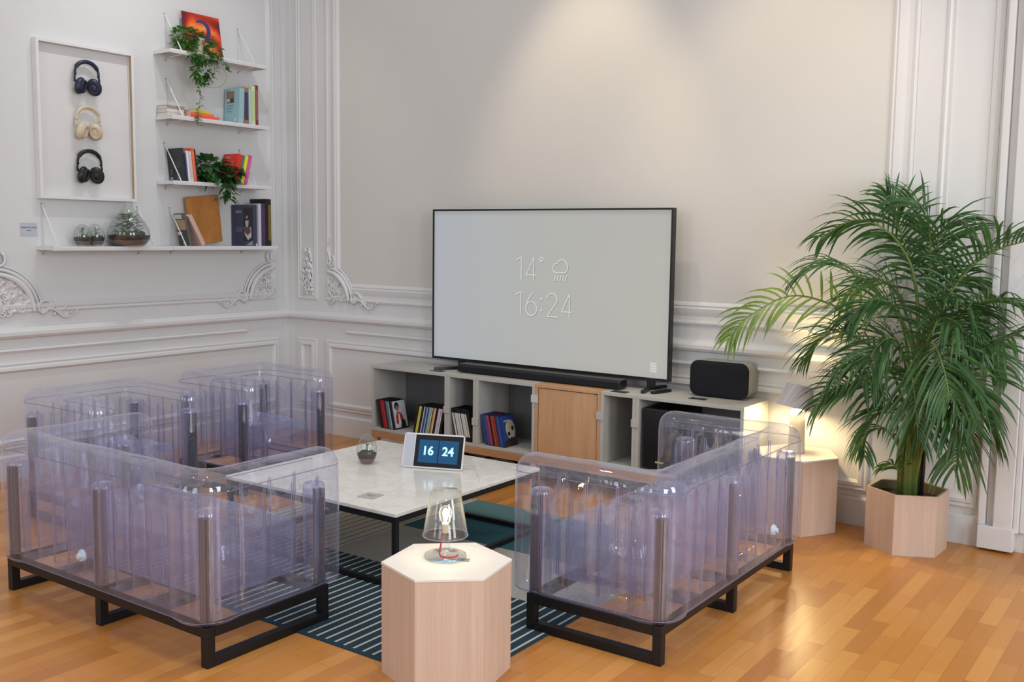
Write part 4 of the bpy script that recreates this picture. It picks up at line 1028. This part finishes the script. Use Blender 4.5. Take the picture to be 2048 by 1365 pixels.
# --- shelf 1: colourful picture, leaning
e = empty('art_print', (.085, -.785, 2.6455), 'square orange and red abstract print leaning on the top shelf', 'picture')
e.rotation_euler = (0, -.16, 0)
def art_mat():
    k = NT('abstract_print'); v = k.coord(); n = k.noise(v, 7, 5, .6)
    wv = k.add('ShaderNodeTexWave', wave_type='RINGS', rings_direction='X'); k.l(v, wv.inputs['Vector']); wv.inputs['Scale'].default_value = 2.4; wv.inputs['Distortion'].default_value = 7; wv.inputs['Detail'].default_value = 3
    f = k.math('ADD', k.math('MULTIPLY', wv.outputs['Fac'], .45), k.math('MULTIPLY', n, .55))
    s_ = k.sep(v); ed = k.math('POWER', k.math('MULTIPLY', k.math('ABSOLUTE', s_[1]), 6.6), 4.0); f = k.math('SUBTRACT', f, k.math('MULTIPLY', ed, .35))
    k.l(k.ramp(f, [(.05, lin((96, 24, 40))), (.2, lin((150, 30, 20))), (.42, lin((214, 62, 28))), (.58, lin((232, 110, 44))), (.74, lin((232, 176, 92))), (.9, lin((226, 200, 150)))]), k.b.inputs['Base Color']); k.b.inputs['Roughness'].default_value = .4
    return k.m
MB().box(-.004, .0, -.150, .150, .0008, .290).build('board', art_mat(), e)
a = MB()
c1 = [(.0012, -.005+.058*math.cos(g), .185+.058*math.sin(g)) for g in [math.radians(-120+250*i/24) for i in range(25)]]
for i in range(24):
    p, q = Vector(c1[i]), Vector(c1[i+1]); n_ = (p-Vector((.0012, -.005, .185))).normalized(); m_ = (q-Vector((.0012, -.005, .185))).normalized(); w0 = .004+.012*math.sin(PI*i/24); w1 = .004+.012*math.sin(PI*(i+1)/24)
    a.quad(p-n_*w0, p+n_*w0, q+m_*w1, q-m_*w1)
a.quad((.0012, -.030, .13), (.0012, -.005, .13), (.0012, .012, .03), (.0012, -.01, .02)); a.quad((.0012, .0, .105), (.0012, .0, .12), (.0012, .09, .135), (.0012, .085, .10))
a.build('painted_arc', colmat((62, 52, 110)), e)
# --- trailing plant, shelf 1
def vines(par, o, paths, mat, Ls, ws, step, seed, r=.0016):
    rng = random.Random(seed); a = MB(); sv = MB()
    for P in paths:
        C = catmull([Vector(p)-Vector(o) for p in P], max(8, int(sum((Vector(P[i+1])-Vector(P[i])).length for i in range(len(P)-1))/step)))
        sv.tube(C, r, 5)
        for i, c in enumerate(C):
            for _ in range(2 if rng.random() < .5 else 1):
                g = rng.uniform(0, 6.28); d = Vector((abs(math.cos(g))*.8+.2, math.sin(g), rng.uniform(-.5, .4)))
                L = Ls*rng.uniform(.55, 1.15); leaf(a, c+Vector((0, rng.uniform(-.01, .01), 0)), d, L, L*ws, .35, .12)
    sv.build('stem', M_vine, par, smooth=True); a.build('foliage', mat, par)
def bush(a, c, rad, n, L, ws, rng, o):
    for _ in range(n):
        v = Vector((rng.gauss(0, 1), rng.gauss(0, 1), rng.gauss(0, 1))).normalized(); k = rng.uniform(.55, 1)
        p = Vector(c)-Vector(o)+Vector((v.x*rad[0]*k, v.y*rad[1]*k, v.z*rad[2]*k))
        if p.x+o[0] < .012: p.x = .012-o[0]
        w_ = p + Vector(o)
        if w_.z > 2.66 and w_.x > .10 and -.92 < w_.y < -.835 and w_.z < 2.765: continue
        d = v + Vector((.3, 0, .1)); 
        if d.x < 0 and p.x+o[0] < .05: d.x = .1
        leaf(a, p, d, L*rng.uniform(.6, 1.1), L*ws, .4, .12)
o1 = (.115, -.865, 2.6455)
e = empty('trailing_plant', o1, 'small-leaved green plant trailing down from the top wall shelf', 'plant')
a = MB(); a.lathe([(1e-5, .0008), (.030, .001), (.038, .075), (.038, .088), (.043, .089), (.044, .108), (.039, .109), (.038, .095), (1e-5, .095)], 28); a.build('pot', M_pot, e, smooth=False)
rng = random.Random(5); a = MB()
bush(a, (.115, -.955, 2.755), (.075, .10, .055), 240, .042, .62, rng, o1); bush(a, (.12, -.83, 2.735), (.06, .07, .05), 60, .042, .62, rng, o1); bush(a, (.175, -.90, 2.66), (.04, .10, .08), 120, .042, .62, rng, o1); bush(a, (.19, -.91, 2.55), (.03, .065, .09), 130, .042, .62, rng, o1)
bush(a, (.17, -.79, 2.68), (.04, .06, .06), 70, .040, .62, rng, o1)
a.build('foliage', M_ivy, e)
vines(e, o1, [[(.14, -.90, 2.77), (.20, -.945, 2.66), (.20, -.935, 2.56), (.20, -.945, 2.46), (.205, -.925, 2.37), (.20, -.94, 2.27), (.20, -.945, 2.17)],
              [(.13, -.86, 2.77), (.19, -.84, 2.65), (.20, -.80, 2.55), (.20, -.85, 2.47), (.20, -.88, 2.44)],
              [(.13, -.84, 2.77), (.20, -.78, 2.66), (.205, -.72, 2.60), (.205, -.70, 2.56)],
              [(.14, -.93, 2.77), (.20, -.99, 2.66), (.20, -.97, 2.56), (.20, -.95, 2.49)]], M_ivy, .036, .6, .013, 6)
a = MB(); a.tube([tuple(v) for v in catmull([(.09, .05, -.05), (.09, .13, -.08), (.09, .155, -.14), (.09, .10, -.20), (.09, .02, -.215), (.09, -.02, -.20)], 30)], .0012, 5); a.build('bare_tendril', M_vine, e)
# --- shelf 2 : stacked books left, standing books right
g2 = 'books on the second shelf'
def flatbook(y0, y1, x0, x1, z, h, col, label, group, pages_side=True, rot=0):
    e = empty('book', ((x0+x1)/2, (y0+y1)/2, z), label, 'book', group, rotz=rot); hx_, hy_ = (x1-x0)/2, (y1-y0)/2; c = .0018
    a = MB(); a.box(-hx_, hx_, -hy_, hy_, .0005, c); a.box(-hx_, hx_, -hy_, hy_, h-c, h); a.box(hx_-c, hx_, -hy_, hy_, c, h-c); a.build('cover', colmat(col), e)
    MB().box(-hx_+.003, hx_-c-.0003, -hy_+.003, hy_-.003, c+.0002, h-c-.0002).build('page_block', M_paper, e)
z2 = 2.2255
flatbook(-1.120, -.985, .004, .118, z2, .024, (196, 192, 188), 'white book at the bottom of the left pile on the second shelf', g2)
flatbook(-1.120, -.990, .004, .118, z2+.0245, .022, (206, 204, 202), 'white book in the middle of the left pile on the second shelf', g2)
flatbook(-1.116, -.984, .004, .116, z2+.047, .022, (150, 140, 132), 'grey patterned book on top of the left pile on the second shelf', g2)
flatbook(-.978, -.748, .010, .172, z2, .020, (236, 96, 70), 'orange book lying at the bottom beside the trailing vine', g2)
flatbook(-.974, -.785, .010, .168, z2+.0205, .016, (240, 116, 84), 'lighter orange book lying second beside the trailing vine', g2)
flatbook(-.950, -.825, .015, .165, z2+.037, .018, (206, 200, 50), 'yellow book lying on top of the orange ones', g2)
def blue_cover(e, xd, y, h):
    panel(e, y, [((130, 110, 96), R4(-.135, -.055, h*.58, h*.92)), ((70, 60, 60), R4(-.095, -.060, h*.60, h*.72)), ((196, 190, 180), R4(-.130, -.100, h*.62, h*.70)), ((196, 208, 210), R4(-.050, -.028, h*.05, h*.14)), ((96, 140, 150), R4(-.135, -.06, h*.50, h*.515)), ((96, 140, 150), R4(-.135, -.06, h*.42, h*.435)), ((96, 140, 150), R4(-.135, -.07, h*.34, h*.355))])
book(.015, .172, -.584, -.542, z2, .240, (150, 188, 196), 'pale blue book with a photo on its cover on the second shelf', g2, tilt=.05, extra=blue_cover)
book(.02, .165, -.530, -.492, z2, .248, (150, 112, 86), 'brown and navy spined book right of the pale blue book', g2, spine=(60, 60, 96))
book(.02, .168, -.490, -.472, z2, .240, (176, 208, 210), 'thin light blue book near the right of the second shelf', g2)
book(.01, .168, -.469, -.434, z2, .268, (206, 214, 176), 'cream green book near the right end of the second shelf', g2, spine=(190, 206, 150))
book(.01, .170, -.433, -.410, z2, .275, (120, 54, 48), 'tall dark red book at the right end of the second shelf', g2, spine=(150, 96, 84))
# --- shelf 3
g3 = 'books on the third shelf'; z3 = 1.8065
def dark_cover(e, xd, y, h):
    panel(e, y, [((56, 66, 52), R4(-.07, -.012, h*.42, h*.62)), ((70, 72, 74), R4(-.135, -.012, h*.44, h*.445)), ((150, 150, 150), R4(-.138, -.108, h*.05, h*.13)), ((120, 120, 124), R4(-.060, -.030, h*.05, h*.12)), ((70, 72, 76), R4(-.135, -.100, h*.20, h*.38))])
book(.015, .165, -1.036, -1.018, z3, .215, (40, 42, 46), 'large black book leaning at the left end of the third shelf', g3, tilt=-.10, extra=dark_cover)
book(.03, .168, -1.016, -1.004, z3, .185, (44, 60, 110), 'small blue book beside the large black one', g3, tilt=-.10)
book(.03, .170, -1.002, -.985, z3, .200, (224, 220, 224), 'white book with dark top, left one of the white pair', g3, tilt=-.10, spine=(230, 226, 230))
book(.03, .170, -.983, -.962, z3, .198, (214, 206, 210), 'white book with small red print, right one of the white pair', g3, tilt=-.10, spine=(206, 190, 196))
book(.02, .170, -.960, -.938, z3, .220, (226, 100, 60), 'orange-red book on the third shelf beside the white pair', g3, tilt=-.10, spine=(236, 120, 76))
book(.03, .165, -.936, -.922, z3, .216, (40, 44, 40), 'thin dark book right of the orange-red one', g3, tilt=-.10)
def red_cover(e, xd, y, h):
    panel(e, y, [((232, 92, 62), [(-.12, h*.3), (-.02, h*.12), (-.04, h*.8)]), ((226, 130, 110), R4(-.13, -.08, h*.84, h*.92))])
book(.015, .170, -.640, -.602, z3, .208, (214, 50, 40), 'bright red book standing right of the dark-leaved plant', g3, tilt=.24, extra=red_cover)
book(.02, .168, -.598, -.578, z3, .205, (70, 130, 110), 'green-blue book leaning beside the red one', g3, tilt=.24)
book(.02, .170, -.576, -.550, z3, .205, (232, 222, 50), 'bright yellow book leaning on the third shelf', g3, tilt=.24)
book(.02, .170, -.547, -.518, z3, .208, (206, 80, 150), 'pink book at the right end of the third shelf', g3, tilt=.24, spine=(214, 96, 160))
o3 = (.10, -.775, 1.8065)
e = empty('leafy_plant', o3, 'dark green large-leaved plant spilling over the third shelf', 'plant')
a = MB(); a.lathe([(1e-5, .0008), (.045, .001), (.058, .095), (.061, .10), (.056, .101), (1e-5, .09)], 28); a.build('pot', M_darkpot, e, smooth=False)
rng = random.Random(15); a = MB()
bush(a, (.11, -.79, 1.925), (.085, .12, .05), 75, .085, .62, rng, o3); bush(a, (.15, -.74, 1.87), (.05, .13, .045), 50, .09, .62, rng, o3); bush(a, (.17, -.64, 1.90), (.03, .05, .05), 16, .085, .62, rng, o3); bush(a, (.19, -.71, 1.80), (.015, .045, .05), 18, .07, .55, rng, o3)
a.build('foliage', M_pothos, e)
vines(e, o3, [[(.15, -.74, 1.88), (.20, -.72, 1.80), (.205, -.73, 1.74), (.205, -.78, 1.70)], [(.15, -.72, 1.88), (.205, -.70, 1.80), (.205, -.69, 1.73), (.205, -.70, 1.69)]], M_pothos, .065, .5, .045, 16, .0022)
# --- shelf 4
g4 = 'books on the bottom right shelf'; z4 = 1.3805
def photo_cover(e, xd, y, h):
    panel(e, y, [((168, 140, 104), R4(-.106, -.006, h*.50, h*.80)), ((206, 196, 176), R4(-.106, -.03, h*.84, h*.97)), ((66, 66, 66), R4(-.106, -.006, h*.02, h*.50)), ((206, 206, 200), R4(-.10, -.055, h*.34, h*.44)), ((170, 170, 168), R4(-.06, -.03, h*.03, h*.12))])
book(.055, .165, -1.000, -.984, z4, .218, (96, 92, 86), 'brown and charcoal magazine leaning at the left end of the bottom shelf', g4, tilt=-.20, extra=photo_cover, nm='magazine')
book(.068, .172, -.906, -.876, z4, .225, (206, 172, 160), 'pale pink book leaning left against the magazine', g4, tilt=-.50)
e = empty('wooden_board', (.020, -.86, z4), 'orange-brown wooden board with rounded corners leaning on the bottom shelf', 'board'); e.rotation_euler = (.0, 0, 0)
Mb = Matrix.Rotation(-.0, 4, 'Y')
a = MB(); PP = rrect(.262, .325, .012, 4); Mk = Matrix.Translation((.10, .03, .1665)) @ Matrix.Rotation(.12, 4, 'X') @ Matrix.Rotation(PI/2, 4, 'Z') @ Matrix.Rotation(PI/2, 4, 'X')
Mk = Matrix.Translation((.0225, .068, .1785)) @ Matrix.Rotation(-.0, 4, 'Y') @ Matrix.Rotation(.10, 4, 'X') @ basis((0, 0, 0), (0, 1, 0), (0, 0, 1), (1, 0, 0))
a.prism(PP, -.016, .016, Mk); a.build('board', M_cork, e, bevel=.004)
def girl_cover(e, xd, y, h):
    sk, dk = (170, 160, 158), (88, 66, 56)
    panel(e, y, [((58, 60, 84), R4(-.150, -.006, h*.02, h*.95)), ((34, 36, 44), R4(-.080, -.006, h*.12, h*.93)), ((120, 118, 132), R4(-.143, -.095, h*.80, h*.86)), ((84, 86, 108), R4(-.140, -.09, h*.34, h*.46)),
                 ((176, 172, 176), [(-.078, h*.45), (-.020, h*.46), (-.016, h*.22), (-.045, h*.14), (-.070, h*.28)]), (dk, [(-.073, h*.46), (-.028, h*.46), (-.022, h*.34), (-.048, h*.26), (-.078, h*.36)]), (sk, [(-.066, h*.62), (-.036, h*.62), (-.042, h*.46), (-.060, h*.46)]), ((150, 140, 136), ell(-.051, h*.70, .008, h*.04, 12)), ((120, 140, 156), [(-.060, h*.02), (-.006, h*.02), (-.006, h*.14)])])
nb = book(-.006, .170, -.472, -.432, z4, .290, (60, 62, 88), 'large navy book with a figure in a dress on its cover', g4, extra=girl_cover); nb.rotation_euler = (0, 0, math.radians(19))
book(.050, .178, -.428, -.404, z4, .300, (196, 198, 212), 'thick white-spined book right of the large navy book', g4)
book(.015, .172, -.400, -.362, z4, .302, (66, 46, 78), 'dark purple book on the bottom shelf', g4, spine=(78, 52, 90))
book(.010, .172, -.360, -.338, z4, .335, (20, 18, 18), 'tall black book behind the purple one, second from the right end', g4)
book(.010, .172, -.336, -.308, z4, .335, (30, 24, 20), 'tall black book with olive and red spine at the right end', g4, spine=(120, 100, 40))
# --- left shelf terrariums
zt_ = 1.3795
terrarium('round_terrarium', (.095, -1.725, zt_), [(r*.93, z*.90) for r, z in egg], (.010, .028, .052), 'small egg shaped terrarium, the left of the small pair', .026, .055, 30, 11)
terrarium('round_terrarium', (.075, -1.625, zt_), [(r*.93, z*.93) for r, z in egg], (.010, .028, .052), 'small egg shaped terrarium, between the other small one and the large one', .026, .055, 30, 12)
terrarium('bottle_terrarium', (.132, -1.432, zt_), [(1e-5, .0006), (.078, .001), (.098, .010), (.122, .040), (.129, .070), (.124, .105), (.098, .155), (.062, .200), (.032, .238), (.021, .268), (.024, .284), (.023, .285)], (.006, .038, .068), 'large bottle terrarium with a narrow neck on the left shelf', .050, .13, 150, 13)
# --- sign
e = empty('wall_sign', (.0, -2.010, 1.478), 'small pale blue sign reading GREEN FACTORY left of the terrarium shelf', 'sign')
MB().box(.0008, .004, -.050, .050, -.038, .038).build('plate', flat('pale_blue_plate', (184, 190, 204), .5), e)
text('sign_text', 'GREEN FACTORY', .0125, colmat((70, 72, 84)), e, basis((.0042, 0, .010), (0, 1, 0), (0, 0, 1), (1, 0, 0)), .0003, .0002)
MB().box(.004, .0044, -.014, .014, -.009, -.005).build('small_print', colmat((80, 84, 96)), e)
